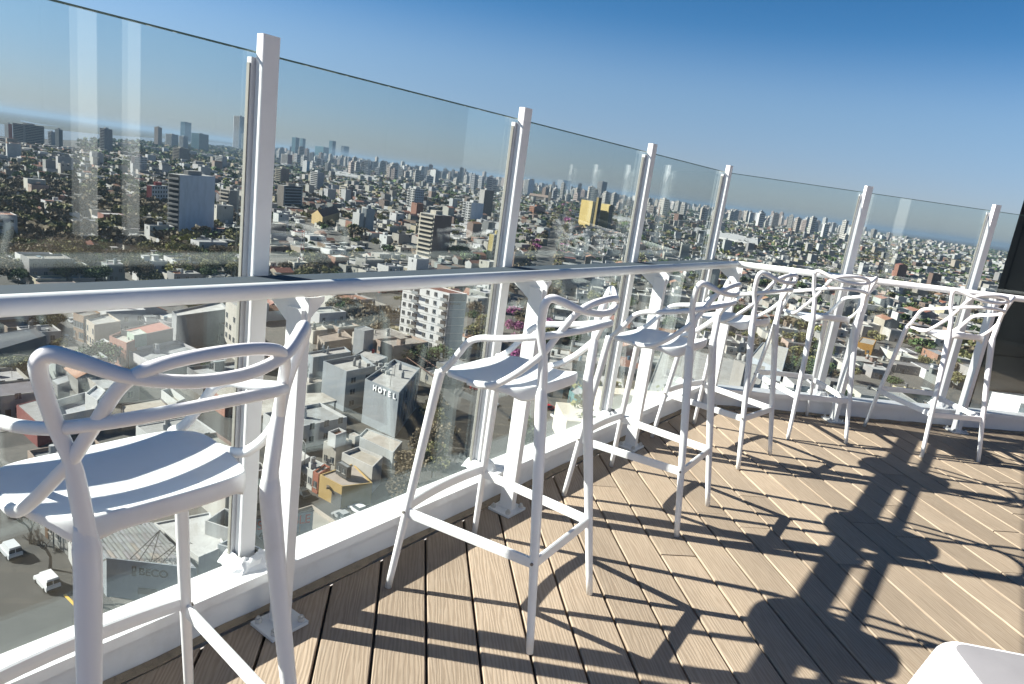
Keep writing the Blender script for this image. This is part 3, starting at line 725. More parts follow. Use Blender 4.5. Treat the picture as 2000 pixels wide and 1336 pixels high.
def house(label, poly, z1, wall, roof, name="house", cat="house", z0=GZ, par=.45, group=None, win=(), tanks=0, gable=False, door=True, extra=None):
    poly = ccw(poly); n = len(poly); cx = sum(p[0] for p in poly) / n; cy = sum(p[1] for p in poly) / n
    rt = empty(name, (cx, cy, z0), 0, label, cat, group)
    L = [(p[0] - cx, p[1] - cy) for p in poly]; h = z1 - z0
    a = MB(); b = MB()
    if gable and n == 4:
        a.prism(L, 0, h, wall, cap=False)
        e0 = norm_edge(L[0], L[1]); e1 = norm_edge(L[1], L[2])
        if e0[4] < e1[4]: q = [L[0], L[1], L[2], L[3]]
        else: q = [L[1], L[2], L[3], L[0]]
        m0 = ((q[0][0] + q[1][0]) / 2, (q[0][1] + q[1][1]) / 2); m1 = ((q[2][0] + q[3][0]) / 2, (q[2][1] + q[3][1]) / 2)
        rh = .22 * min(e0[4], e1[4])
        a.add([(*q[0], h), (*q[1], h), (*m0, h + rh)], [(0, 1, 2)], wall); a.add([(*q[2], h), (*q[3], h), (*m1, h + rh)], [(0, 1, 2)], wall)
        o_ = .35
        def out(p, m): d = math.hypot(p[0] - m[0], p[1] - m[1]); return (p[0] + (p[0] - m[0]) / d * o_, p[1] + (p[1] - m[1]) / d * o_)
        for (pa, pb, ma, mb_) in ((q[1], q[2], m0, m1), (q[3], q[0], m1, m0)):
            A, B = out(pa, ma), out(pb, mb_); k = o_ * rh / (math.hypot(pa[0] - ma[0], pa[1] - ma[1]))
            lo = [(*A, h - k + .03), (*B, h - k + .03), (*mb_, h + rh + .03), (*ma, h + rh + .03)]
            b.add(lo + [(x, y, z + .14) for x, y, z in lo], [(4, 5, 6, 7), (3, 2, 1, 0)] + [(i, (i + 1) % 4, (i + 1) % 4 + 4, i + 4) for i in range(4)], roof)
    else:
        ins = walls_mesh(a, L, 0, h, wall, par)
        b.add([(*p, h - par + .01) for p in shrink(L, .15)], [tuple(range(n))], roof)
    a.build("wall", MAT['city'], rt); b.build("roof", MAT['roof'], rt)
    nw = 0
    for (ei, cols, floors, w_, hh, fz) in win:
        p, q = poly[ei], poly[(ei + 1) % n]; its = []
        for f in range(floors):
            for c in range(cols):
                if random.random() < .1: continue
                its.append(((c + .5) / cols, fz + f * 3.0, win_mesh(w_, hh), "window"))
        if door and cols > 1 and floors: its.append((.5 / cols + .5 / cols, 0.02, door_mesh(1.0, 2.1, random.choice([(.16, .09, .05), (.1, .1, .11), (.3, .3, .28)])), "door"))
        edge_items(rt, p, q, z0, its)
    for t_ in range(tanks):
        u, v = random.uniform(-.25, .25), random.uniform(-.25, .25)
        e0, e1 = L[1][0] - L[0][0], L[1][1] - L[0][1]; f0, f1 = L[3 % n][0] - L[0][0], L[3 % n][1] - L[0][1]
        tx, ty = e0 * u + f0 * v, e1 * u + f1 * v
        t2 = MB(); zb = h - par + .02
        t2.box(tx, ty, zb + .55, 1.1, 1.1, 1.1, random.random(), col=jit(wall)); t2.cyl(tx, ty, zb + 1.101, zb + 2.2, .5, 10, col=random.choice([(.6, .6, .6), (.12, .13, .15), (.45, .47, .5)])); t2.cyl(tx, ty, zb + 2.201, zb + 2.35, .25, 8, col=(.4, .4, .4))
        t2.build("water_tank", MAT['city'], rt)
    if extra: extra(rt, L, h)
    return rt
def P_(*pts, z): return [at(x, y, z) for x, y in pts]
def clutter(rt, spots, zb, kinds):                 # chimneys, vents, coolers on a roof (world px spots at height zb)
    for (px, py), kd in zip(spots, kinds):
        x, y = at(px, py, zb); x -= rt.location.x; y -= rt.location.y; z = zb - rt.location.z
        a = MB()
        if kd == 'vent': a.box(x, y, z + .7, .7, .7, 1.4, .3, col=(.45, .46, .47)); a.cyl(x, y, z + 1.401, z + 2.1, .22, 8, col=(.5, .5, .5)); a.build("roof_vent", MAT['city'], rt)
        elif kd == 'ac': a.box(x, y, z + .45, 1.0, .5, .9, .5, col=(.62, .62, .6)); a.cyl(x + .1, y - .3, z + .3, z + .32, .3, 10, col=(.1, .1, .1)); a.build("air_conditioner", MAT['city'], rt)
        elif kd == 'mast': a.cyl(x, y, z, z + 3.2, .06, 6, col=(.25, .25, .26)); a.box(x, y, z + 2.9, 1.4, .05, .05, .4, col=(.3, .3, .3)); a.build("antenna", MAT['city'], rt)
def text_mesh(txt, size, ext, mat, name, bold=0.0):
    cu = bpy.data.curves.new("tmp_text", 'FONT'); cu.body = txt; cu.size = size; cu.extrude = ext; cu.align_x = 'LEFT'; cu.offset = bold
    o = bpy.data.objects.new("tmp_text", cu); COL.objects.link(o); bpy.context.view_layer.update()
    me = bpy.data.meshes.new_from_object(o.evaluated_get(bpy.context.evaluated_depsgraph_get())); me.name = name
    bpy.data.objects.remove(o); bpy.data.curves.remove(cu); me.materials.clear(); me.materials.append(mat); return me
def wall_text(rt, txt, p, q, u, z, size, mat, name, off=.06, ext=.03, bold=0.0, wscale=1.0):   # letters standing on the wall from p to q
    ex, ey, nx, ny, l = norm_edge(p, q); me = text_mesh(txt, size, ext, mat, name, bold)
    o = link(name, me, rt); x, y = p[0] + ex * l * u + nx * off, p[1] + ey * l * u + ny * off
    R_ = Matrix(((ex * wscale, 0, nx, x - rt.location.x), (ey * wscale, 0, ny, y - rt.location.y), (0, 1, 0, z - rt.location.z), (0, 0, 0, 1)))
    o.matrix_local = R_; return o
def hero(label, pts, z1, wall, roof, **kw):
    poly = ccw(P_(*pts, z=z1)); KEEP.append(poly); return house(label, poly, z1, wall, roof, **kw)

GREY = (.37, .405, .44); WHITE = (.72, .72, .71)
# the hotel block and its two sister blocks
def hotel_x(rt, L, h): pass
hp = P_((713, 740), (779.5, 767.5), (820, 719), (770, 701), z=-49)
KEEP.append(ccw(hp))
hotel = house("pale grey hotel block with white HOTEL letters along its roof edge", hp, -49, GREY, (.60, .59, .57), name="hotel_building", cat="hotel", par=.7, win=((1, 4, 3, 1.3, 1.6, 1.2),), door=False)
hc = ccw(hp)
for i, ch in enumerate("HOTEL"):
    wall_text(hotel, ch, hc[0], hc[1], .27 + i * .148, -50.75, 1.75, MAT['ink_white'], "letter", off=.12, ext=.10, bold=.05)
clutter(hotel, [(781, 722), (786, 738), (762, 756), (752, 722), (748, 728), (757, 731), (770, 735), (743, 716), (738, 723), (755, 716)], -49.69, ['vent', 'vent', 'mast', 'ac', 'ac', 'ac', 'mast', 'ac', 'ac', 'ac'])
def fins(rt, p, q, z0, z1, n, col):
    ex, ey, nx, ny, l = norm_edge(p, q)
    for i in range(n):
        u = (i + .5) / n; a = MB(); a.box(p[0] + ex * l * u + nx * .25 - rt.location.x, p[1] + ey * l * u + ny * .25 - rt.location.y, (z0 + z1) / 2 - rt.location.z, .5, .3, z1 - z0, math.atan2(ey, ex), col=col); a.build("wall_fin", MAT['city'], rt)
fins(hotel, hc[1], hc[2], -59, -49.9, 6, (.36, .40, .44))
b2 = hero("pale grey middle block left of the hotel with an empty outer staircase", [(631.6, 705), (677, 725.6), (733.7, 714), (704.5, 691.6)], -49.5, GREY, (.60, .59, .57), name="hotel_annex", cat="building", par=1.0, win=((1, 2, 3, 1.5, 1.3, 1.2),), door=False)
clutter(b2, [(692, 714), (702, 718), (719, 716), (729, 714), (736, 711)], -50.4, ['vent', 'vent', 'ac', 'ac', 'ac'])
b1 = hero("pale grey left block of the row beside the hotel", [(596.5, 688.6), (612, 698), (686, 687), (673, 677)], -51, GREY, (.60, .58, .56), name="hotel_annex", cat="building", par=.5)
clutter(b1, [(631, 688), (640, 691)], -51.4, ['vent', 'vent'])
hero("low grey link building with red banners behind the middle grey block", [(690, 694), (735, 707), (757, 697), (712, 682)], -54.5, GREY, (.56, .55, .54), name="link_building", cat="building", par=.3)
t_ = hero("raised grey tank house above the roofs behind the hotel", [(692, 641), (712, 646.5), (731, 643), (712, 636)], -48.5, (.46, .49, .52), (.40, .41, .42), name="tank_house", cat="building", par=.2, door=False)
for (x, y), lb in zip(((694.5, 688), (727.5, 704)), ("upper", "lower")):
    p = at(x, y, -57); a = MB(); a.box(0, 0, 2.0, .9, .12, 4.0, col=(.42, .06, .05)); a.cyl(.5, 0, 0, 4.2, .05, 6, col=(.3, .3, .3))
    tag(a.build("banner", MAT['city'], None, loc=(p[0], p[1], -57.5)), lb + " red banner standing by the grey wall beside the hotel roofs", "banner", "red banners")
# rusty pergola beams on the terrace behind the hotel
q = P_((795, 697), (850, 735), (862, 722), (812, 690), z=-55); c0 = q[0]
rt = empty("pergola", (*c0, GZ), 0, "rusty brown pergola frame on the low terrace right of the hotel", "pergola")
for i in range(9):
    u = i / 8; pA_ = (q[0][0] + (q[1][0] - q[0][0]) * u - c0[0], q[0][1] + (q[1][1] - q[0][1]) * u - c0[1]); pB_ = (q[3][0] + (q[2][0] - q[3][0]) * u - c0[0], q[3][1] + (q[2][1] - q[3][1]) * u - c0[1])
    a = MB(); a.sweep([(*pA_, 5), (*pB_, 5)], .12, 4, col=(.18, .10, .07)); a.build("beam", MAT['city'], rt)
    if i % 4 == 0:
        for p in (pA_, pB_): a = MB(); a.cyl(p[0], p[1], 0, 5, .12, 6, col=(.2, .12, .09)); a.build("post", MAT['city'], rt)
for a_, b_ in ((0, 1), (3, 2)):
    a = MB(); a.sweep([(q[a_][0] - c0[0], q[a_][1] - c0[1], 4.8), (q[b_][0] - c0[0], q[b_][1] - c0[1], 4.8)], .14, 4, col=(.2, .11, .08)); a.build("beam", MAT['city'], rt)
# open shed roof in front of the middle block
sp = P_((508, 812), (658, 782), (630.6, 767), (515, 770), z=-55.5); KEEP.append(ccw(sp))
rt = empty("open_shed", (*sp[0], GZ), 0, "long flat pale shed roof on posts in front of the grey blocks", "shed")
L = ccw([(p[0] - sp[0][0], p[1] - sp[0][1]) for p in sp]); a = MB(); a.prism(L, 4.0, 4.5, (.45, .46, .47), top=(.60, .56, .50), bottom=True); a.build("roof", MAT['roof'], rt)
for u in (.05, .28, .52, .75, .97):
    x, y = L[0][0] + (L[1][0] - L[0][0]) * u, L[0][1] + (L[1][1] - L[0][1]) * u; a = MB(); a.box(x, y + .4, 2, .35, .35, 3.99, col=(.2, .22, .25)); a.build("post", MAT['city'], rt)
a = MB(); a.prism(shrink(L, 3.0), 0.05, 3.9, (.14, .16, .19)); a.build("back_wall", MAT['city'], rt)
# yellow corner house and neighbours
yp = ccw(P_((624.7, 927), (668.4, 949.8), (727.7, 943), (690, 905), z=-55.6)); KEEP.append(yp)
yel = house("mustard yellow corner house with a rolling shutter and a flat roof", yp, -55.6, (.60, .42, .17), (.52, .45, .40), par=.25, door=False)
edge_items(yel, yp[0], yp[1], GZ, [(.80, .02, door_mesh(2.6, 2.7, (.12, .12, .12)), "rolling_shutter")])
a = MB(); a.box(0, 0, 0, .5, .9, .4, .3, col=(.18, .15, .12)); ex, ey, nx, ny, l = norm_edge(yp[0], yp[1])
a.build("wall_lamp", MAT['city'], yel, loc=(ex * l * -.05 + (yp[0][0] + yp[1][0]) / 2 - yel.location.x + nx * .25, (yp[0][1] + yp[1][1]) / 2 - yel.location.y + ny * .25, 3.1))
hero("dark shed with a grey sheet roof on the yellow house's terrace", [(657, 902), (678, 914), (687, 911), (668, 899)], -53.2, (.07, .075, .08), (.36, .38, .40), name="roof_shed", cat="shed", z0=-55.5, par=.05, door=False, win=((0, 2, 1, .8, .9, .9),))
hero("white house with a high party wall behind the yellow corner house", [(668, 884), (728, 912), (748, 892), (700, 872)], -54.2, (.70, .68, .65), (.58, .53, .46), par=.6)
hero("small cream house with two windows below the hotel wall", [(632, 862), (657, 871), (688, 860), (664, 850)], -54.6, (.66, .62, .55), (.58, .50, .42), par=.25, win=((0, 2, 1, .8, 1.3, 1.4), (1, 2, 1, .8, 1.2, 1.4)), tanks=1)
hero("bright white roof room on top of the cream house", [(641, 843), (656, 850), (677, 842), (662, 835)], -51.9, WHITE, (.24, .10, .07), name="roof_room", cat="building", z0=-54.7, par=.5, door=False)
hero("small pinkish roofed hut right of the white roof room", [(682, 848), (694, 853), (703, 850), (692, 844)], -54, (.60, .57, .53), (.55, .47, .41), name="hut", cat="hut", par=.05, tanks=0)
hero("long grey garden wall house at the foot of the hotel", [(700, 852), (768, 884), (786, 862), (716, 836)], -56.5, (.55, .57, .58), (.60, .55, .49), name="annex", cat="building", par=.3)
hero("narrow terrace house with a red brick strip left of the yellow house", [(612, 921), (622, 926), (645, 912), (634, 906)], -55.9, (.44, .15, .10), (.50, .45, .40), par=.3, win=((0, 1, 1, .9, 1.2, 1.2),))
hero("white terrace house with a dark door on the narrow street", [(585, 905), (611, 920.5), (633, 905.5), (606, 893)], -56, (.68, .68, .66), (.45, .46, .46), par=.3, win=((0, 3, 1, 1.0, 1.3, 1.2),), tanks=1)
hero("white walled house left of the dark door terrace", [(545, 878), (584, 904), (605, 892), (575, 868)], -55.2, (.66, .66, .65), (.62, .61, .6), par=.5, win=((0, 2, 1, 1.0, 1.3, 1.2),))
# left side of the narrow street
hero("warehouse with a grey corrugated roof and a BECO sign wall", [(208, 1090), (384, 1110), (297, 1020), (165, 1032)], -54.1, (.40, .44, .48), (.40, .41, .42), name="warehouse", cat="warehouse", par=.15, door=False)
wh = [o for o in bpy.data.objects if o.name.startswith("warehouse")][0]; wp = KEEP[-1]
fe = max(range(4), key=lambda i: -(wp[i][1] + wp[(i + 1) % 4][1]))
wall_text(wh, "BECO", wp[fe], wp[(fe + 1) % 4], .36, -56.0, 1.5, MAT['ink_grey'], "sign_lettering", bold=.035)
a = MB(); a.box(0, 0, 0, 2.6, .1, .9, col=(.13, .13, .13))
wlx = wp[fe][0] + (wp[(fe + 1) % 4][0] - wp[fe][0]) * .36; wly = wp[fe][1] + (wp[(fe + 1) % 4][1] - wp[fe][1]) * .36
ex, ey, nx, ny, l = norm_edge(wp[fe], wp[(fe + 1) % 4])
a.build("shop_window", MAT['city'], wh, loc=(wlx + ex * 1.2 - wh.location.x + nx * .06, wly + ey * 1.2 - wh.location.y + ny * .06, 1.6), rz=math.atan2(ey, ex))
a = MB(); a.box(0, 0, 0, .55, .06, 1.5, col=(.12, .13, .14)); a.box(0, -.035, .3, .2, .02, .5, col=(.5, .5, .5))
a.build("sign_emblem", MAT['city'], wh, loc=(wlx - ex * .62 - wh.location.x + nx * .06, wly - ey * .62 - wh.location.y + ny * .06, 4.45), rz=math.atan2(ey, ex))
a = MB()
for (u, hgt) in ((.48, 3.4), (.74, 2.4)):          # lattice frames bracing the sign wall from the roof
    bx, by = wp[fe][0] + ex * l * u, wp[fe][1] + ey * l * u; top = (bx - nx * 2.6 - wh.location.x, by - ny * 2.6 - wh.location.y, 5.9 + hgt)
    for du, k in ((-2.8, .0), (-1.6, .0), (.0, .0)):
        a.sweep([(bx + ex * du - nx * .3 - wh.location.x, by + ey * du - ny * .3 - wh.location.y, 5.9), top], .06, 5, col=(.16, .15, .15))
    a.sweep([(bx - ex * 1.5 - nx * 1.4 - wh.location.x, by - ey * 1.5 - ny * 1.4 - wh.location.y, 5.9 + hgt * .5), (bx + ex * .9 - nx * 1.4 - wh.location.x, by + ey * .9 - ny * 1.4 - wh.location.y, 5.9 + hgt * .5)], .04, 5, col=(.16, .15, .15))
    a.sweep([top, (top[0] - nx * 3, top[1] - ny * 3, 5.9)], .05, 5, col=(.16, .15, .15))
a.build("sign_brace", MAT['city'], wh)
nsh = 0
pA, pB, pC, pD = wp[fe], wp[(fe + 1) % 4], wp[(fe + 2) % 4], wp[(fe + 3) % 4]
for i in range(16):                                # roof sheets with raised seams
    u0, u1 = i / 16 + .012, (i + 1) / 16 - .012
    for j in range(4):
        v0, v1 = .02 + j * .245, .02 + (j + 1) * .245 - .006
        def q_(u, v): return (pA[0] + (pB[0] - pA[0]) * u + ((pD[0] + (pC[0] - pD[0]) * u) - (pA[0] + (pB[0] - pA[0]) * u)) * v - wh.location.x, pA[1] + (pB[1] - pA[1]) * u + ((pD[1] + (pC[1] - pD[1]) * u) - (pA[1] + (pB[1] - pA[1]) * u)) * v - wh.location.y)
        a = MB(); a.prism([q_(u0, v0), q_(u1, v0), q_(u1, v1), q_(u0, v1)], 5.78, 5.93 + .03 * ((i + j) % 2), jit((.40, .41, .42) if random.random() > .1 else (.48, .44, .40), .1)); a.build("roof_sheet", MAT['roof'], wh)
hero("bright white flat roof right of the sign wall warehouse", [(300, 1021), (388, 1088), (440, 1066), (410, 1000)], -55.2, WHITE, (.70, .70, .69), name="flat_roof_building", cat="building", par=.25)
def crate_x(rt, L, h):
    for i in range(9):
        a = MB(); a.box(random.uniform(-1.2, 1.2), random.uniform(-1.2, 1.2), h - 2.2 + random.uniform(0, .8), random.uniform(.5, 1.6), .3, .25, random.random() * 3, col=random.choice([(.3, .27, .22), (.6, .6, .6), (.15, .15, .15)])); a.build("scrap_piece", MAT['city'], rt)
hero("white walled light well full of scrap behind the white roof", [(401, 1017), (458, 1036), (486, 1006), (438, 992)], -53.2, (.66, .66, .65), (.2, .19, .18), name="light_well", cat="building", par=2.6, door=False, extra=crate_x)
hero("white block with a slatted fence at the foot of the kerb", [(425, 1063), (470, 1076), (498, 1060), (452, 1050)], -54.6, (.52, .55, .58), (.40, .45, .50), name="fenced_block", cat="building", par=.9)
p = at(443, 1066, -54.6); rt = empty("slatted_fence", (*p, -56.4), math.radians(-20), "pale slatted metal fence panel beside the post foot", "fence")
for i in range(14):
    a = MB(); a.box(-1.4 + i * .21, 0, .95, .05, .04, 1.9, col=(.6, .6, .58)); a.build("slat", MAT['city'], rt)
hero("long low building with a pale concrete roof beside the parked van", [(77, 986), (133, 1031), (200, 1008), (140, 965)], -55.4, (.34, .34, .33), (.52, .50, .46), name="long_building", cat="building", par=.2, win=((0, 4, 1, .9, 1.4, 1.4),))
mw = P_((133, 1060), (163, 1118), (168, 1112), (139, 1052), z=-57.4); KEEP.append(ccw(mw))
house("low white wall with a dark scribbled mural by the bare trees", mw, -57.4, (.68, .68, .67), (.6, .6, .6), name="mural_wall", cat="wall", par=.1, door=False)
mwo = [o for o in bpy.data.objects if o.name == "mural_wall"][0]; c_ = ccw(mw); fe2 = max(range(4), key=lambda i: norm_edge(c_[i], c_[(i + 1) % 4])[4] - (c_[i][0] + c_[(i + 1) % 4][0]) * .5)
ex, ey, nx, ny, l = norm_edge(c_[fe2], c_[(fe2 + 1) % 4])
for i in range(7):
    a = MB(); u = .1 + .12 * i; x, y = c_[fe2][0] + ex * l * u + nx * .02 - mwo.location.x, c_[fe2][1] + ey * l * u + ny * .02 - mwo.location.y; z = random.uniform(.7, 1.8)
    a.sweep([(x, y, z), (x + ex * .4, y + ey * .4, z + .4), (x + ex * .7, y + ey * .7, z - .3), (x + ex * .2, y + ey * .2, z - .5)], .06, 5, col=(.05, .05, .05)); a.build("mural_stroke", MAT['city'], mwo)
hero("grey corrugated roof beside the white courtyard", [(32, 791), (72, 827), (118, 812), (80, 778)], -55, (.30, .10, .09), (.46, .46, .46), name="sheet_roof_building", cat="building", par=.1)
hero("white walled courtyard terrace right of the corrugated roof", [(112, 813), (184, 798), (168, 765), (103, 783)], -55.3, (.70, .70, .70), (.52, .55, .60), name="courtyard_building", cat="building", par=1.6, door=False)  # bluish roof colour paints the shade on a white terrace
hero("white stair room standing over the courtyard terrace", [(166, 768), (190, 782), (206, 762), (188, 751)], -53.2, WHITE, (.60, .62, .66), name="stair_room", cat="building", par=.4)
hero("pale sandy flat roof with an antenna next to the courtyard", [(238, 808), (332, 794), (314, 777), (236, 790)], -56, (.16, .14, .14), (.58, .53, .46), name="flat_roof_building", cat="building", par=.25)
hero("small house with a slanted grey roof left of the narrow street", [(98, 742), (112, 752), (136, 744), (133, 730)], -53.6, (.28, .27, .27), (.50, .51, .52), name="small_house", cat="house", par=.1)
hero("house with a pale green flat roof left of the narrow street", [(83, 689), (136, 686), (124, 675), (74, 681)], -55.5, (.48, .38, .28), (.22, .38, .29), par=.2)
hero("long dark shed roof under the rail at the left border", [(-60, 660), (66, 640), (90, 655), (-30, 690)], -54, (.12, .13, .14), (.13, .14, .16), name="long_shed", cat="shed", par=.1)
hero("house with an olive roof near the left border", [(-20, 710), (48, 712), (60, 694), (0, 690)], -55.4, (.40, .36, .32), (.22, .22, .17), par=.2)
hero("two storey brick facade house at the far bend of the narrow street", [(143, 611), (163, 618), (196, 611), (178, 601)], -52.2, (.36, .23, .14), (.30, .28, .26), par=.5, win=((0, 4, 2, 1.0, 1.8, 1.0),))
hero("beige two storey house with a blank grey side wall on the narrow street", [(163.5, 620), (184, 634.5), (236, 627), (212, 612)], -52.9, (.52, .45, .37), (.44, .43, .41), par=.5, win=((0, 4, 2, 1.0, 1.6, 1.1),))
hero("small white porch house with columns on the narrow street", [(186, 668), (196, 674), (214, 667), (203, 661)], -56, (.66, .68, .68), (.5, .5, .5), par=.3, win=((0, 2, 1, .9, 1.8, .6),))
hero("pink brick two storey house with a parapet balustrade", [(213.5, 656), (247, 670), (272, 660), (236, 647)], -52.8, (.48, .25, .19), (.56, .54, .50), par=.8, win=((0, 4, 2, 1.0, 1.7, .9),))
hero("pale green roof room behind the pink brick house", [(248, 648), (262, 655), (287, 651), (272, 642)], -51.6, (.50, .60, .50), (.66, .68, .64), name="roof_room", cat="building", z0=-55, par=.15, win=((0, 2, 1, .6, .9, 1.2),), door=False)
hero("wide house with a salmon coloured terrace roof", [(236, 644), (285, 652), (338, 641), (312, 627)], -51.9, (.36, .33, .31), (.52, .24, .19), par=.25)
hero("white walled workshop with scribbled paint and a big grey roof", [(247, 682), (312, 718), (408, 692), (345, 664)], -55.2, (.66, .65, .67), (.42, .44, .46), name="workshop", cat="workshop", par=.7, tanks=2)
hero("big grey windowless building with a white roof under the rail", [(336, 608), (345, 617), (448, 603), (430, 588)], -49.5, (.34, .35, .37), (.72, .71, .69), name="storage_building", cat="building", par=.6, door=False)
hero("low house with a brown roof beside the grey windowless building", [(418, 626), (450, 640), (486, 634), (452, 620)], -53.5, (.44, .41, .38), (.26, .13, .09), par=.2, win=((0, 3, 1, .8, .8, 2.6),))
hero("white balcony block cut by the second post", [(441, 585), (470, 604), (500, 598), (476, 580)], -44, (.60, .57, .52), (.5, .5, .5), name="balcony_block", cat="apartment block", par=.6, win=((0, 4, 4, 1.6, 1.5, 2.0),))
hero("brick building with a sandy roof under the stool seat", [(404, 757), (440, 781), (508, 764), (462, 742)], -55.8, (.44, .20, .14), (.58, .54, .47), name="brick_building", cat="building", par=.3)
hero("white yard wall building along the narrow street", [(315, 762), (345, 785), (362, 778), (333, 757)], -57, (.66, .67, .66), (.3, .28, .24), name="yard_wall", cat="wall", par=1.5, door=False)
hero("low white house roof with tanks left of the open shed", [(585, 745), (600, 752), (640, 742), (628, 735)], -56.5, (.6, .58, .55), (.5, .46, .41), par=.3, tanks=1)
hero("white flat roofed house behind the hotel row", [(600, 640), (612, 647), (640, 643), (628, 634)], -55.5, (.62, .58, .52), (.66, .60, .50), par=.3, tanks=1)
hero("brown flat roof behind the left grey block", [(620, 655), (634, 668), (690, 660), (672, 645)], -55.5, (.42, .36, .31), (.46, .38, .32), par=.3, tanks=1)
bxp = at(92, 645); a = MB(); a.box(0, 0, 1.6, 3.0, 6.0, 2.6, math.radians(40), col=(.03, .20, .42)); a.box(0, 0, 2.95, 3.1, 6.1, .1, math.radians(40), col=(.05, .30, .55))
tag(a.build("blue_kiosk", MAT['city'], None, loc=(*bxp, GZ)), "bright blue box kiosk at the far end of the narrow street", "kiosk")
# advertising boards
bp0, bp1 = at(462, 1018, -53), at(612.4, 997, -53)
rt = empty("billboard", (*bp0, -53), 0, "white billboard with red DISPONIBLE letters on a roof below the kerb", "billboard")
ex, ey, nx, ny, l = norm_edge(bp0, bp1)
a = MB(); a.prism([(0, 0), (bp1[0] - bp0[0], bp1[1] - bp0[1]), (bp1[0] - bp0[0] - nx * .15, bp1[1] - bp0[1] - ny * .15), (-nx * .15, -ny * .15)], -4.2, 0, (.42, .45, .48), bottom=True); a.build("board", MAT['city'], rt)
a = MB()
for z in (-.02, -4.25): a.sweep([(-ex * .1, -ey * .1, z), (ex * (l + .1), ey * (l + .1), z)], .09, 6, col=(.05, .05, .06))
a.build("frame", MAT['city'], rt)
for i in range(4):
    a = MB(); a.cyl(ex * l * (.1 + .27 * i) - nx * .3, ey * l * (.1 + .27 * i) - ny * .3, -7, -.1, .08, 6, col=(.06, .06, .07)); a.build("support", MAT['city'], rt)
me_probe = text_mesh("DISPONIBLE", 1.0, .0, MAT['ink_red'], "probe"); wd = max(v.co.x for v in me_probe.vertices); hg = max(v.co.y for v in me_probe.vertices)
sz = 1.45 / hg; wall_text(rt, "DISPONIBLE", bp0, bp1, .10, -54.95, sz, MAT['ink_red'], "lettering", bold=.02, wscale=l * .86 / (wd * sz))
wall_text(rt, "60", bp0, bp1, .285, -56.6, 1.6, MAT['ink_grey'], "lettering", bold=.03)
# white panel apartment slab with a blind gable
sl_ = P_((788, 552), (878, 573), (913, 574), (830, 552), z=-38.2); KEEP.append(ccw(sl_))
slab = empty("apartment_slab", (*sl_[1], GZ), 0, "white six storey apartment slab with balconies and a blind grey end wall", "apartment block")
c_ = ccw(sl_); i0 = min(range(4), key=lambda i: math.hypot(c_[i][0] - sl_[0][0], c_[i][1] - sl_[0][1])); c_ = c_[i0:] + c_[:i0]
L = [(p[0] - sl_[1][0], p[1] - sl_[1][1]) for p in c_]
a = MB(); walls_mesh(a, L, 0, 21.8, (1.12, 1.11, 1.10), .3); a.build("wall", MAT['city'], slab)
a = MB(); a.add([(*p, 21.6) for p in shrink(L, .15)], [(0, 1, 2, 3)], (.26, .11, .08)); a.build("roof", MAT['roof'], slab)
ex, ey, nx, ny, l = norm_edge(L[0], L[1])
for f in range(1, 8):
    a = MB(); u = 0; z = 21.8 - 2.95 * f
    if z > 0: a.box(L[0][0] + ex * l / 2 + nx * .012, L[0][1] + ey * l / 2 + ny * .012, z, l, .03, .09, math.atan2(ey, ex), col=(.25, .25, .26)); a.build("floor_joint", MAT['city'], slab)
for f in range(7):
    z = 21.8 - 2.95 * f - 1.95
    if z < 1: continue
    its = [(u, z, win_mesh(1.25, 1.25), "window") for u in (.06, .19, .55, .72)]
    edge_items(slab, c_[0], c_[1], GZ, its)
    for u in (.31, .93):
        a = MB(); x, y = L[0][0] + ex * l * u, L[0][1] + ey * l * u; rz = math.atan2(ey, ex)
        a.box(x + nx * .6, y + ny * .6, z - .85, 2.6, 1.2, .14, rz, col=(.5, .5, .5)); a.box(x + nx * 1.17, y + ny * 1.17, z - .30, 2.6, .06, .95, rz, col=random.choice([(.52, .5, .44), (.66, .66, .64), (.45, .48, .5)])); a.box(x + nx * .03, y + ny * .03, z + .25, 2.2, .05, 1.9, rz, col=(.06, .06, .07)); a.build("balcony", MAT['city'], slab)
ex, ey, nx, ny, l = norm_edge(L[1], L[2])
for f in range(8):
    a = MB(); z = 21.8 - 2.75 * f - 1.36
    if z > 1.4: a.box(L[1][0] + ex * l / 2 + nx * .03, L[1][1] + ey * l / 2 + ny * .03, z, l - .3, .08, 2.62, math.atan2(ey, ex), col=(.34, .43, .50) if f else (.22, .25, .28)); a.build("gable_panel", MAT['city'], slab)
wall_text(slab, "DISPONIBLE", c_[1], c_[2], .08, -42.1, .95, MAT['ink_grey'], "lettering", off=.09, wscale=.85, bold=.02)
# right hand roofs close to the corner
big = hero("huge pale concrete flat roof below the rail corner", [(1262, 765), (1478, 772), (1495, 716), (1298, 672)], -48, (.52, .51, .49), (.52, .51, .49), name="concrete_roof_building", cat="building", par=.25, door=False)
hero("grey stair tower with two round water tanks on the concrete roof", [(1434, 702), (1455, 712), (1463, 700), (1443, 692)], -40, (.40, .38, .36), (.45, .44, .42), name="tank_tower", cat="building", z0=-48.1, par=.2, door=False)
for dx, lb in ((1443, "left"), (1453, "right")):
    q = at(dx, 701 + (dx - 1443) * .3, -40); a = MB(); a.cyl(0, 0, 0, 1.5, .62, 12, col=(.58, .57, .55)); a.cyl(0, 0, 1.501, 1.9, .5, 12, r2=.2, col=(.6, .6, .58))
    tag(a.build("water_tank", MAT['city'], None, loc=(q[0], q[1], -40.1), smooth=False), lb + " round water tank on the grey stair tower", "water tank", "tanks on the stair tower")
hero("white flat roof with a bluish side wall beside the olive trees", [(1466, 696), (1528, 724), (1540, 680), (1490, 668)], -52, (.50, .54, .60), (.66, .65, .62), name="flat_roof_building", cat="building", par=.3)
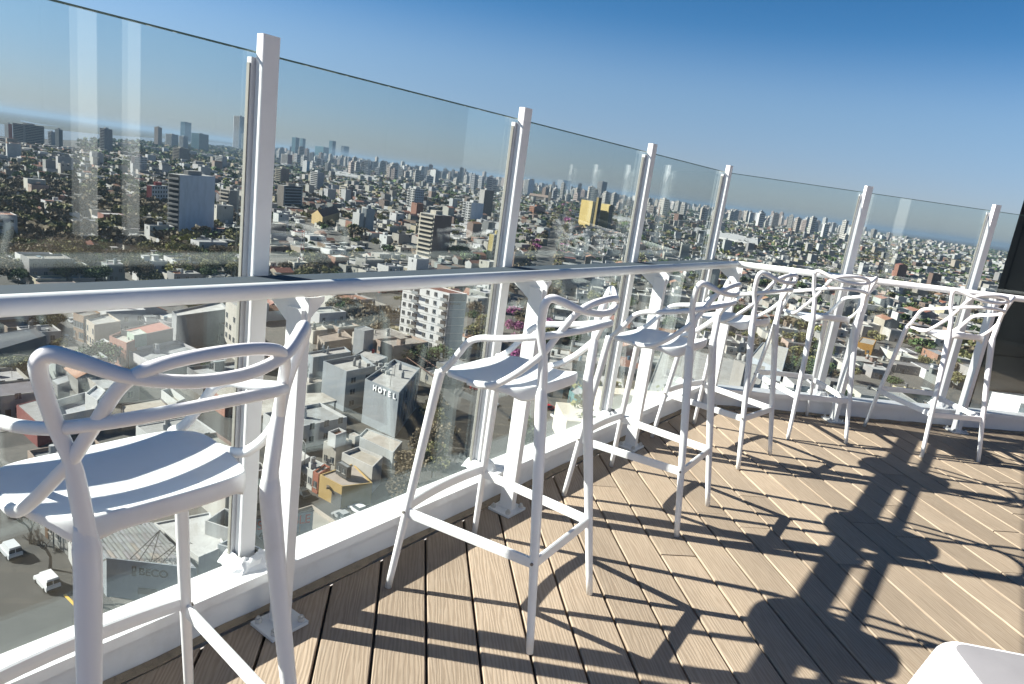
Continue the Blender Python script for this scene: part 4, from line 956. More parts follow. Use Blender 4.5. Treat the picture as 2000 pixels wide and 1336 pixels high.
hero("row of orange rendered houses in the suburb behind the fifth stool", [(1676, 668), (1706, 674), (1712, 664), (1684, 658)], -54.5, (.62, .32, .06), (.50, .47, .42), par=.3, win=((0, 2, 1, 1.2, 1.2, 1.2),))
hero("long pale warehouse with a saw white roof between the suburb trees", [(1355, 452), (1480, 478), (1480, 466), (1358, 443)], -52, (.62, .62, .62), (.70, .70, .70), name="warehouse", cat="warehouse", par=.3, door=False)
hero("pale factory roof in the middle suburb", [(640, 338), (735, 352), (745, 346), (655, 333)], -52, (.5, .5, .5), (.62, .62, .62), name="factory", cat="factory", par=.3, door=False)
hero("long grey factory hall left of the brick chimney", [(1195, 425), (1245, 436), (1250, 428), (1200, 420)], -53, (.42, .43, .43), (.45, .46, .46), name="factory", cat="factory", par=.3, door=False)
hero("yellow gabled hall behind the white tower", [(609, 418), (630, 424), (664, 414), (644, 408)], -52, (.60, .45, .22), (.33, .16, .10), name="hall", cat="hall", gable=True, door=False)
hero("teal glazed shop front at the bend of the avenue", [(1112, 762), (1143, 786), (1158, 772), (1128, 752)], -55, (.10, .26, .27), (.5, .5, .5), name="shop", cat="shop", par=.3, win=((0, 5, 1, 1.2, 3.0, .4),))

# ------------------------------------------------------------------ taller blocks standing out of the low town
TOWERXY = []
def tower(xl, xr, yb, yt, label, left=(.70, .69, .66), right=(.45, .45, .46), top=None, lf=.5, lstyle='balc', rstyle='blank', cap=1, name="apartment_tower", group=None, gcol=None, minfl=3.0, mat2=None):  # right often a darker copy of left: side shade put into the colour
    xc = (xl + xr) / 2; gx, gy = at(xc, yb); d = math.hypot(gx, gy)
    pl, pr = at(xl, yb), at(xr, yb); wv_ = math.hypot(pr[0] - pl[0], pr[1] - pl[1]) * math.cos(0)
    vx, vy = gx / d, gy / d
    wv_ = abs((pr[0] - pl[0]) * vy - (pr[1] - pl[1]) * vx)
    zt = height_at(gx, gy, yt); h = zt - GZ
    # box seen on its left and right faces, turned so that the near edge divides the width at lf
    th = math.radians(25 + 40 * lf); a_, b_ = wv_ * lf / math.cos(th) if lf > .02 else 1, wv_ * (1 - lf) / math.sin(th)
    a_, b_ = max(4, a_), max(5, b_)
    rx, ry = vy, -vx                               # screen right
    e1 = (-(rx * math.cos(th)) + vx * math.sin(th), -(ry * math.cos(th)) + vy * math.sin(th))   # along the left face, away
    e2 = (rx * math.sin(th) + vx * math.cos(th), ry * math.sin(th) + vy * math.cos(th))
    off = wv_ * (lf - .5); N = (gx + rx * off, gy + ry * off)
    N = (N[0], N[1]); Lp = (N[0] + e1[0] * a_, N[1] + e1[1] * a_); Rp = (N[0] + e2[0] * b_, N[1] + e2[1] * b_); B = (Lp[0] + e2[0] * b_, Lp[1] + e2[1] * b_)
    KEEP.append(ccw([Lp, N, Rp, B])); TOWERXY.append((gx, gy))
    rt = empty(name, (N[0], N[1], GZ), 0, label, "apartment tower", group)
    def loc(p): return (p[0] - N[0], p[1] - N[1])
    lp, n_, rp, bb = map(loc, (Lp, N, Rp, B))
    m = MB(); topc = top or (.6, .59, .57); ph = h - (2.6 if cap and h > 14 else 0)
    vs = [(*p, z) for z in (0, ph) for p in (lp, n_, rp, bb)]
    m.add(vs, [(0, 1, 5, 4)], left); m.add(vs, [(1, 2, 6, 5)], right); m.add(vs, [(2, 3, 7, 6)], left); m.add(vs, [(3, 0, 4, 7)], right); m.add(vs, [(4, 5, 6, 7)], topc)
    m.build("wall", MAT['city'], rt)
    if cap and h > 14:
        q = MB(); c1 = ((lp[0] + rp[0]) / 2, (lp[1] + rp[1]) / 2); s_ = .38
        q.prism([(c1[0] + (p[0] - c1[0]) * s_, c1[1] + (p[1] - c1[1]) * s_) for p in (lp, n_, rp, bb)], ph + .01, h, tuple(min(.8, x * 1.05) for x in left)); q.build("roof_room", MAT['city'], rt)
    nf = max(2, int(ph / minfl)); fh = ph / nf
    def face(p, q, style, col, part):
        ex, ey, nx, ny, l = norm_edge(p, q); rz = math.atan2(ey, ex)
        if style == 'blank': return
        g_ = MB(); s2 = MB()
        for f in range(nf):
            z = f * fh + fh * .5
            if style == 'balc':
                g_.box(p[0] + ex * l / 2 + nx * .03, p[1] + ey * l / 2 + ny * .03, z + fh * .12, l * .86, .1, fh * .52, rz, col=(.05, .055, .06))
                s2.box(p[0] + ex * l / 2 + nx * .55, p[1] + ey * l / 2 + ny * .55, z - fh * .34, l * .92, 1.1, fh * .33, rz, col=tuple(min(.82, c * 1.08) for c in col))
            elif style == 'win':
                nb = max(2, int(l / 3.2))
                for b__ in range(nb):
                    u = (b__ + .5) / nb; g_.box(p[0] + ex * l * u + nx * .03, p[1] + ey * l * u + ny * .03, z, l / nb * .45, .1, fh * .5, rz, col=(.06, .065, .07))
            elif style == 'mix':
                nb = max(2, int(l / 4))
                for b__ in range(nb):
                    u = (b__ + .5) / nb
                    if b__ % 2: g_.box(p[0] + ex * l * u + nx * .03, p[1] + ey * l * u + ny * .03, z, l / nb * .5, .1, fh * .45, rz, col=(.06, .065, .07))
                    else:
                        g_.box(p[0] + ex * l * u + nx * .03, p[1] + ey * l * u + ny * .03, z + fh * .1, l / nb * .8, .1, fh * .6, rz, col=(.06, .065, .07)); s2.box(p[0] + ex * l * u + nx * .5, p[1] + ey * l * u + ny * .5, z - fh * .34, l / nb * .9, 1.0, fh * .3, rz, col=tuple(min(.82, c * 1.08) for c in col))
            elif style == 'glass':
                g_.box(p[0] + ex * l / 2 + nx * .03, p[1] + ey * l / 2 + ny * .03, z, l * .94, .1, fh * .78, rz, col=gcol or (.06, .13, .16))
        if g_.v: tag(g_.build("window_bands" if style in ('balc', 'glass') else "windows", MAT['car'] if style == 'glass' else MAT['city'], rt), kind="stuff")
        if s2.v: tag(s2.build("balconies", MAT['city'], rt), kind="stuff")
    face(lp, n_, lstyle, left, 'l'); face(n_, rp, rstyle, right, 'r')
    return rt
BW_FILL = (.86, .95, 1.08); TEAL = (.20, .30, .34); BROWN = (.30, .22, .19); CREAM = (.66, .60, .50)  # first one: blank walls, colour raised to stand in for ambient light
tower(10, 25, 284, 239, "slim white tower with a red side at the far left edge", WHITE, (.5, .2, .17), lstyle='blank')
tower(26, 88, 283, 241, "broad grey brown slab tower by the river, left", (.45, .40, .38), (.42, .38, .36), lf=.35, rstyle='balc')
tower(94, 108, 284, 255, "small pale tower left of the dark one by the river", (.62, .62, .62), (.48, .48, .5))
tower(108, 123, 288, 250, "dark blue grey tower by the river", (.25, .28, .31), (.14, .18, .21), lstyle='blank')
tower(195, 220, 300, 249, "grey tower with white banded balconies before the river", (.66, .64, .62), (.30, .32, .34), lf=.38)
tw = tower(301, 316, 286, 247, "brown tower under construction with a crane", (.44, .35, .29), (.33, .28, .25), lstyle='win', name="unfinished_tower")
a = MB(); a.sweep([(4, 0, 0), (4, 0, 75)], .7, 4, col=(.2, .2, .2)); a.sweep([(-22, 0, 72), (14, 0, 86)], .5, 4, col=(.2, .2, .2)); gx, gy = TOWERXY[-1]
a.box(4, 0, 70, 2.2, 2.2, 2.6, col=(.25, .24, .22))
tag(a.build("tower_crane", MAT['city'], None, loc=(gx + 14, gy - 12, GZ)), "thin dark crane beside the brown tower under construction", "crane")
tower(323, 348, 287, 261, "pale grey pair block right of the crane", (.6, .6, .58), (.4, .42, .44), lf=.5)
tower(352, 373, 276, 238, "dark blue glass tower among the left towers", (.12, .18, .23), (.09, .13, .17), lstyle='glass', rstyle='glass', lf=.4)
tower(349, 367, 291, 265, "light low tower before the dark blue glass tower", (.62, .63, .63), (.42, .44, .46))
tower(373, 407, 294, 260, "teal glass office tower right of the dark blue one", (.30, .38, .40), (.14, .22, .25), lstyle='glass', rstyle='glass', lf=.45)
t11 = tower(454, 476, 291, 227, "tallest pale blue twin tower with two round tops", (.95, 1.02, 1.1), (.78, .88, 1.0), lf=.55, rstyle='win', cap=0)
hh = 0
for o in t11.children: hh = max(hh, max(v.co.z for v in o.data.vertices))
for sx in (-6, 5):
    a = MB(); a.cyl(sx, 14, hh + .02, hh + 7, 6, 14, col=(.66, .70, .74)); a.build("round_top", MAT['city'], t11)
tower(471, 489, 294, 260, "teal banded tower right behind the twin tower", (.42, .50, .52), (.32, .40, .43), rstyle='balc')
tower(256, 288, 337, 303, "bright white low tower with a pinkish side left of centre", (.66, .52, .50), (.72, .73, .75), lf=.22, lstyle='blank', rstyle='win')
tower(337, 370, 319, 287, "brown and cream stepped tower", (.55, .50, .43), (.30, .28, .27), lf=.4)
tower(286, 328, 413, 357, "block with a red end wall beside the big white slab", (.52, .13, .12), (.58, .62, .66), lf=.24, lstyle='blank', rstyle='win')
tower(327, 420, 462, 336, "big apartment slab with two blank pale blue walls and left balconies", (.52, .50, .47), BW_FILL, lf=.24, name="apartment_slab")
tower(420, 443, 329, 303, "white balcony tower left of the first post", (.70, .70, .69), (.50, .52, .55), lf=.6)
tower(428, 466, 416, 366, "beige balcony block left of the first post", (.58, .52, .45), (.38, .36, .34), lf=.5)
tower(568, 583, 310, 268, "left one of the teal glass twin towers under cranes", (.22, .32, .36), (.16, .22, .26), lstyle='glass', rstyle='glass')
tower(584, 595, 308, 270, "right one of the teal glass twin towers under cranes", (.26, .35, .40), (.18, .24, .29), lstyle='glass', rstyle='glass')
tower(614, 641, 312, 286, "low broad teal office block", (.16, .33, .34), (.12, .24, .26), lf=.6, lstyle='glass', rstyle='glass')
tower(641, 654, 308, 275, "dark blue slim tower right of the teal office block", (.18, .24, .30), (.12, .17, .22), lstyle='glass', rstyle='glass')
tower(665, 680, 309, 277, "pale framed glass tower, fourth of the far glass towers", (.40, .47, .52), (.22, .29, .34), rstyle='glass', lf=.35)
tower(536, 564, 361, 326, "brown block with a cream balcony front beside the first post", CREAM, BROWN, lf=.42)
tower(540, 590, 411, 359, "low block of blue glass balconies with a beige end", (.52, .46, .40), (.32, .38, .43), lf=.25, lstyle='blank', rstyle='balc')
tower(604, 631, 373, 333, "white banded tower with a grey side, left pane centre", (.70, .70, .70), (.50, .52, .56), lf=.55)
tower(548, 570, 323, 300, "white and maroon stepped block far behind the first post", (.62, .60, .58), (.40, .22, .22), lf=.6)
tower(590, 604, 336, 313, "white block with a light blue roof sign", (.70, .71, .72), (.20, .45, .65), lf=.6, lstyle='blank')
tower(634, 646, 338, 317, "small grey tower behind the white banded tower", (.5, .5, .5), (.36, .37, .38))
tower(661, 688, 397, 360, "cream and brown tower above the trees", CREAM, BROWN, lf=.6)
tower(686, 708, 458, 410, "white concrete slab with a gap, left half", (.66, .66, .65), (.44, .50, .54), lf=.6, lstyle='blank')
tower(708, 728, 459, 402, "grey blue concrete slab with a gap, right half", (.40, .44, .47), (.42, .49, .54), lf=.2, lstyle='blank')
tower(792, 825, 416, 365, "white tower with a lattice of balconies and a pale blue side", (.72, .71, .69), (.62, .66, .72), lf=.45, lstyle='mix', rstyle='win')
tower(811, 875, 506, 413, "cream balcony tower with a blank brown side wall", CREAM, (.31, .235, .21), lf=.46, lstyle='balc')
tower(900, 941, 436, 392, "white balcony tower with a pale blue blank wall", (.66, .66, .66), BW_FILL, lf=.42, lstyle='mix')
tower(931, 959, 426, 368, "dark brown slab tower with a white front", (.62, .60, .57), (.20, .17, .16), lf=.35, lstyle='blank')
tower(838, 856, 359, 331, "white blank tower in the middle distance", (.74, .74, .73), (.40, .44, .48), lf=.6, lstyle='blank')
tower(796, 821, 349, 330, "grey brown twin block far behind", (.42, .38, .35), (.30, .28, .27), lf=.45)
tower(950, 980, 518, 452, "yellow trimmed block cut by the third post", (.60, .48, .18), (.60, .58, .53), lf=.25, lstyle='blank', rstyle='win')
tower(1020, 1040, 384, 350, "white and pale blue tower right of the third post", (.66, .67, .68), BW_FILL, lf=.45)
tower(1088, 1112, 369, 352, "broad white block over the avenue trees", (.70, .70, .70), (.60, .63, .68), lf=.4, lstyle='win')
tower(1057, 1070, 388, 366, "slim brown block by the church", (.36, .26, .21), (.28, .22, .19), lstyle='win')
tower(1032, 1064, 421, 401, "red brick block beside the church", (.50, .24, .15), (.46, .22, .14), lf=.3, lstyle='win', rstyle='win')
tower(1127, 1158, 446, 392, "left one of the yellow twin slabs by the avenue", (.62, .47, .17), (.50, .38, .14), lf=.75, lstyle='blank', cap=0)
tower(1156, 1166, 449, 386, "dark stair core between the yellow twin slabs", (.42, .32, .13), (.10, .10, .11), lf=.4, lstyle='blank', cap=0)
tower(1166, 1191, 451, 399, "right one of the yellow twin slabs by the avenue", (.66, .53, .23), (.40, .38, .30), lf=.72, lstyle='blank', rstyle='win', cap=0)
tower(1162, 1181, 391, 354, "dark grey twin shaft tower behind the yellow slabs", (.28, .27, .26), (.13, .14, .15), lf=.5, lstyle='win')
tower(1128, 1148, 389, 371, "pinkish block left of the dark twin shaft tower", (.52, .40, .36), (.42, .34, .32), lf=.6)
tower(1313, 1331, 441, 418, "old brown brick silo block right of the chimney", (.34, .20, .15), (.22, .15, .12), lf=.5, lstyle='win', cap=0)
for (xl, xr, yb, yt, lb) in ((1697, 1709, 468, 447, "cream tower on the horizon right of the fifth post"), (1763, 1772, 476, 461, "slim white tower in the right suburbs"), (1728, 1741, 470, 454, "broad pale block in the right suburbs"), (1893, 1901, 500, 488, "left small white block by the last post"), (1901, 1911, 502, 488, "right small white block by the last post"), (1946, 1955, 503, 491, "white block at the edge of the dark wall")):
    tower(xl, xr, yb, yt, lb, (.68, .64, .59), (.48, .46, .45))
# church with a spire, brick chimney, radio mast
gx, gy = at(1072, 398); cr = empty("church", (gx, gy, GZ), math.radians(-12), "beige church with a pointed spire beside the avenue", "church")
h_ = height_at(gx, gy, 385); ht = height_at(gx, gy, 361) - GZ; hb = ht * .62
a = MB(); a.box(0, 0, hb / 2, 9, 9, hb, col=(.50, .42, .32)); a.build("bell_tower", MAT['city'], cr)
a = MB(); a.cyl(0, 0, hb + .01, ht, 5.2, 4, r2=.2, col=(.40, .38, .36)); a.build("spire", MAT['city'], cr)
a = MB(); a.box(-36, 8, 9, 60, 24, 18, col=(.52, .43, .33)); a.build("nave", MAT['city'], cr)
a = MB(); a.add([(-66.5, -4.6, 18.02), (-5.5, -4.6, 18.02), (-5.5, 8, 25), (-66.5, 8, 25), (-66.5, 20.6, 18.02), (-5.5, 20.6, 18.02)], [(0, 1, 2, 3), (3, 2, 5, 4), (0, 3, 4), (1, 5, 2)], (.44, .34, .28)); a.build("roof", MAT['roof'], cr)
gx, gy = at(1284, 436); a = MB(); a.cyl(0, 0, 0, height_at(gx, gy, 405) - GZ, 2.6, 12, r2=1.7, col=(.36, .20, .14)); a.cyl(0, 0, height_at(gx, gy, 405) - GZ + .01, height_at(gx, gy, 404) - GZ + .6, 2.1, 12, col=(.24, .14, .10))
tag(a.build("brick_chimney", MAT['city'], None, loc=(gx, gy, GZ)), "old brown brick factory chimney in the fifth pane", "chimney")
gx, gy = at(588, 528); hm = height_at(gx, gy, 436) - GZ
rt = empty("radio_mast", (gx, gy, GZ), .4, "red and white lattice radio mast beside the first post", "mast")
for k in range(7):
    a = MB(); z0, z1 = hm * k / 7, hm * (k + 1) / 7; cc = (.50, .10, .08) if k % 2 else (.7, .7, .7)
    r0, r1 = 1.1 - .10 * k, 1.1 - .10 * (k + 1); c4 = [(-1, -1), (1, -1), (1, 1), (-1, 1)]
    for i in range(4):
        p, q = c4[i], c4[(i + 1) % 4]
        a.sweep([(p[0] * r0, p[1] * r0, z0), (p[0] * r1, p[1] * r1, z1)], .10, 4, col=cc); a.sweep([(p[0] * r0, p[1] * r0, z0), (q[0] * (r0 + r1) / 2, q[1] * (r0 + r1) / 2, (z0 + z1) / 2), (p[0] * r1, p[1] * r1, z1)], .06, 4, col=cc)
    a.build("mast_section", MAT['city'], rt)

# ------------------------------------------------------------------ trees
def rand_quads(cent, size, n_normal=None):
    m = len(cent); a = rng.normal(size=(m, 3)); a /= np.linalg.norm(a, axis=1)[:, None]
    b = rng.normal(size=(m, 3)); b -= a * (a * b).sum(1)[:, None]; b /= np.linalg.norm(b, axis=1)[:, None]
    s = (size * rng.uniform(.6, 1.4, m))[:, None]
    return np.stack([cent - a * s - b * s * .7, cent + a * s - b * s * .5, cent + a * s * .8 + b * s * .7, cent - a * s * .7 + b * s * .6], axis=1)
SPEC = {  # base colours of the leaf mass
    'brown': [(.082, .066, .043), (.064, .052, .035), (.100, .082, .054)], 'olive': [(.090, .088, .038), (.066, .066, .030), (.115, .105, .048)],
    'green': [(.040, .062, .026), (.028, .045, .018), (.060, .085, .035)], 'yellow': [(.135, .135, .045), (.095, .100, .034), (.16, .15, .06)],
    'pink': [(.24, .075, .17), (.15, .055, .11), (.28, .11, .21)]}
def crown_quads(n, spec, r=(1, 1, .8), clumps=9, leaf=.16, hollow=.35):
    cc = rng.normal(size=(clumps, 3)); cc /= np.linalg.norm(cc, axis=1)[:, None]; cc *= rng.uniform(.25, .72, clumps)[:, None]
    cc[:, 2] = np.abs(cc[:, 2]) * .8 - .15
    k = rng.integers(0, clumps, n); d = rng.normal(size=(n, 3)); d /= np.linalg.norm(d, axis=1)[:, None]
    rad = rng.uniform(.28, .46, clumps)[k] * rng.uniform(hollow, 1.0, n) ** .5
    p = (cc[k] + d * rad[:, None]) * np.array(r)
    cols = 1.6 * np.array(SPEC[spec])[rng.integers(0, 3, n)] * rng.uniform(.82, 1.18, (n, 1)) * rng.uniform(.85, 1.15, clumps)[k][:, None]
    return p, rand_quads(p, np.full(n, leaf)), cols
def trunk_mesh(seed, levels=3, spread=.55):
    random.seed(seed); a = MB()
    def br(p, d, l, r, lv):
        q = p + d * l; a.sweep([tuple(p), tuple(p + d * l * .5 + Vector((random.uniform(-1, 1), random.uniform(-1, 1), 0)) * l * .06), tuple(q)], [r, r * .8, r * .62], 5 if lv < levels else 6)
        if lv == 0: return
        for _ in range(3 if lv > 1 else 2):
            nd = (d + Vector((random.uniform(-1, 1), random.uniform(-1, 1), random.uniform(-.1, .5))) * spread).normalized()
            br(q, nd, l * random.uniform(.6, .85), r * .6, lv - 1)
    br(Vector((0, 0, -.9)), Vector((0, 0, 1)), .55, .045, levels)
    return a
TREE = {}
for spec, shape in (('brown', (1, 1, .95)), ('olive', (1, 1, .85)), ('green', (1, 1, .9)), ('yellow', (1, 1, .9)), ('pink', (1, 1, .8))):
    for kx in range(3):
        n = {'brown': 1500, 'olive': 1700, 'green': 2000, 'yellow': 1900, 'pink': 1700}[spec]
        _, q, c = crown_quads(n, spec, shape, 12, .058, .2 if spec != 'brown' else .05)
        TREE[spec, kx] = (quads_mesh("crown", q, c, MAT['leaf']), trunk_mesh(40 + kx).mesh("trunk", MAT['bark']))
TREE_FAR = {}
for spec in SPEC:
    for kx in range(3):
        _, q, c = crown_quads(420, spec, (1, 1, .85), 9, .11, .2); tm = MB(); tm.cyl(0, 0, -1.0, .1, .05, 6, r2=.03)
        TREE_FAR[spec, kx] = (quads_mesh("crown", q, c, MAT['leaf']), tm.mesh("trunk", MAT['bark']))
random.seed(5)
TREES = []                                         # (x, y, height, species, wide)
def plant(px, py, h, spec, wide=.45): x, y = at(px, py); TREES.append((x, y, h, spec, wide))
for t_ in ((715, 662, 13, 'brown'), (735, 672, 11, 'brown'), (700, 640, 13, 'brown'), (752, 648, 12, 'brown'), (680, 632, 12, 'green'), (655, 625, 11, 'brown'), (640, 600, 10, 'olive'),
           (780, 690, 7.5, 'yellow', .65), (770, 684, 6.5, 'yellow', .6), (793, 694, 6.5, 'yellow', .6), (933, 672, 10, 'olive', .5), (945, 650, 9, 'yellow', .5), (938, 700, 8, 'olive'), (925, 620, 9, 'brown'),
           (405, 740, 9, 'green', .28), (418, 745, 8, 'olive', .3), (120, 690, 5, 'olive'), (30, 690, 6, 'olive'), (45, 680, 5, 'yellow'), (100, 655, 6, 'olive'),
           (826, 905, 9, 'brown', .5), (800, 945, 8, 'brown', .5), (842, 935, 9, 'olive', .5), (860, 880, 8, 'brown', .5), (780, 985, 7, 'brown', .5), (838, 850, 9, 'olive', .5), (850, 820, 8, 'brown', .5),
           (1010, 690, 9, 'pink', .5), (1002, 660, 9, 'pink', .5), (1016, 640, 9, 'brown', .5), (1022, 610, 9, 'brown'), (1000, 625, 8, 'pink', .5), (1028, 590, 9, 'pink', .5), (1012, 720, 8, 'pink', .5), (985, 560, 9, 'pink', .5), (1035, 565, 9, 'brown'), (1020, 760, 7, 'pink', .5),
           (1365, 748, 4, 'green', .7), (1358, 752, 3, 'green', .7), (1566, 720, 12, 'olive', .6), (1552, 690, 13, 'olive', .6), (1590, 745, 11, 'green', .6), (1540, 650, 12, 'brown', .6), (1570, 660, 12, 'olive', .6), (1600, 700, 10, 'green', .6), (1545, 735, 10, 'green', .6),
           (900, 512, 15, 'green', .6), (888, 508, 12, 'green', .6), (915, 518, 12, 'green', .6), (1810, 690, 9, 'green', .55), (1800, 700, 8, 'green', .55), (1860, 760, 10, 'olive', .6), (1870, 720, 12, 'olive', .6), (1880, 690, 11, 'olive', .6), (1850, 735, 10, 'brown', .6)):
    plant(*t_)
# park and street trees on the left, as dense as the photo shows them
def scatter(x0, x1, y0, y1, n, hs, specs, wide=(.42, .6)):
    for _ in range(n): plant(random.uniform(x0, x1), random.uniform(y0, y1), random.uniform(*hs), random.choice(specs), random.uniform(*wide))
scatter(0, 330, 420, 490, 60, (10, 15), ['brown', 'brown', 'olive'])
scatter(0, 320, 375, 430, 60, (11, 15), ['brown', 'brown', 'olive'])
scatter(-20, 160, 490, 560, 30, (9, 13), ['olive', 'brown'])
scatter(330, 470, 470, 550, 34, (8, 13), ['olive', 'brown', 'yellow'])
scatter(0, 470, 325, 400, 90, (9, 14), ['brown', 'olive', 'green'])
scatter(560, 650, 515, 560, 14, (8, 12), ['brown', 'olive'])
scatter(620, 760, 420, 470, 16, (9, 13), ['brown', 'brown', 'olive'])
scatter(0, 480, 470, 560, 70, (8, 12), ['brown', 'olive', 'green'])
scatter(430, 480, 395, 450, 10, (9, 13), ['brown'])
scatter(0, 500, 290, 330, 60, (8, 12), ['brown', 'olive', 'green'])
scatter(500, 1000, 330, 400, 70, (8, 12), ['brown', 'olive', 'green'])
scatter(1050, 1400, 400, 500, 60, (8, 12), ['brown', 'olive', 'green'])
scatter(1400, 1950, 470, 640, 110, (7, 11), ['brown', 'olive', 'green'])
scatter(560, 640, 345, 390, 16, (9, 13), ['brown', 'olive'])
for v in range(-40, 2400, 14):                     # rows along the avenue
    for sd_ in (-1, 1):
        if random.random() < .3: continue
        x, y = B_xy(sd_ * random.uniform(10, 13), v + random.uniform(-3, 3))
        if y < 190: continue
        TREES.append((x, y, random.uniform(8, 12), 'pink' if random.random() < (.14 if v < 900 else .10) else random.choice(['brown', 'brown', 'olive']), .5))

# ------------------------------------------------------------------ generated low houses filling the blocks
LOTS = []
def visible(x, y, z=GZ + 4):
    p = proj(x, y, z); return p is not None and -90 < p[0] < 2090 and -50 < p[1] < 1345
def blocked(x, y, m=2.5):
    for poly in KEEP:
        if abs(poly[0][0] - x) < 90 and abs(poly[0][1] - y) < 90 and inside(poly, x, y, m): return True
    return False
BW_, SW_ = 100.0, 13.0
PAVE = MB(); KERB = []
def fill(grid, u0, u1, v0, v1, ustreets, vstreets, test):
    for a, b in zip(ustreets, ustreets[1:]):
        for c, d in zip(vstreets, vstreets[1:]):
            cx, cy = grid((a + b) / 2, (c + d) / 2)
            dist = math.hypot(cx, cy)
            if cy < 60 or not any(visible(*grid(uu, vv)) for uu in (a, (a + b) / 2, b) for vv in (c, (c + d) / 2, d)): continue
            s = SW_ / 2
            if dist < 900 and test(cx, cy): PAVE.prism([grid(a + s - 2.4, c + s - 2.4), grid(b - s + 2.4, c + s - 2.4), grid(b - s + 2.4, d - s + 2.4), grid(a + s - 2.4, d - s + 2.4)], GZ + .02, GZ + .14)
            mid = (c + d) / 2 + random.uniform(-4, 4)
            if dist < 620:
                g0 = grid(a, c); g1 = grid(a + 1, c); gu = math.degrees(math.atan2(g1[0] - g0[0], g1[1] - g0[1]))
                for uu in np.arange(a + 12, b - 12, 6.2): KERB.extend([(grid(uu, c + 3.1), gu), (grid(uu, d - 3.1), gu + 180)])
                for vv in np.arange(c + 12, d - 12, 6.2): KERB.extend([(grid(a + 3.1, vv), gu + 90), (grid(b - 3.1, vv), gu - 90)])
            u = a + s
            while u < b - s - 5:
                wl = random.uniform(7, 11.5); wl = min(wl, b - s - u)
                for (va, vb) in ((c + s, mid), (d - s, mid)):
                    LOTS.append((grid, u, wl, va, vb, test))
                u += wl
            for _ in range(int(random.uniform(12, 26))):   # kerb and garden trees
                e = random.random()
                if e < .6:
                    uu, vv = random.choice([(a + s - 1.2, random.uniform(c, d)), (b - s + 1.2, random.uniform(c, d)), (random.uniform(a, b), c + s - 1.2), (random.uniform(a, b), d - s + 1.2)])
                else: uu, vv = random.uniform(a + s, b - s), mid + random.uniform(-9, 9)
                x, y = grid(uu, vv)
                if test(x, y) and visible(x, y) and not blocked(x, y, 1) and y > 150: TREES.append((x, y, random.uniform(4.5, 9.5), random.choice(['brown', 'olive', 'olive', 'green', 'green', 'yellow']), random.uniform(.45, .62)))
us = [-1620 + 105 * i for i in range(0, 40)]; vs_ = [V1 - 42 - 102 * k for k in (2, 1)] + [V1 - 42, V1, V1 + 86] + [V1 + 86 + 102 * k for k in range(1, 28)]
fill(A_xy, 0, 0, 0, 0, us, vs_, lambda x, y: av_side(x, y) < -15 and y < 2600)
us = [8.0 - 6] + [8 + 106 * k for k in range(1, 24)]; us[0] = 8.0
vb_ = [-180 + 104 * k for k in range(0, 30)]
fill(B_xy, 0, 0, 0, 0, us, vb_, lambda x, y: av_side(x, y) > 13 and y < 2700)
tag(PAVE.build("pavement", MAT['pave']), kind="structure")

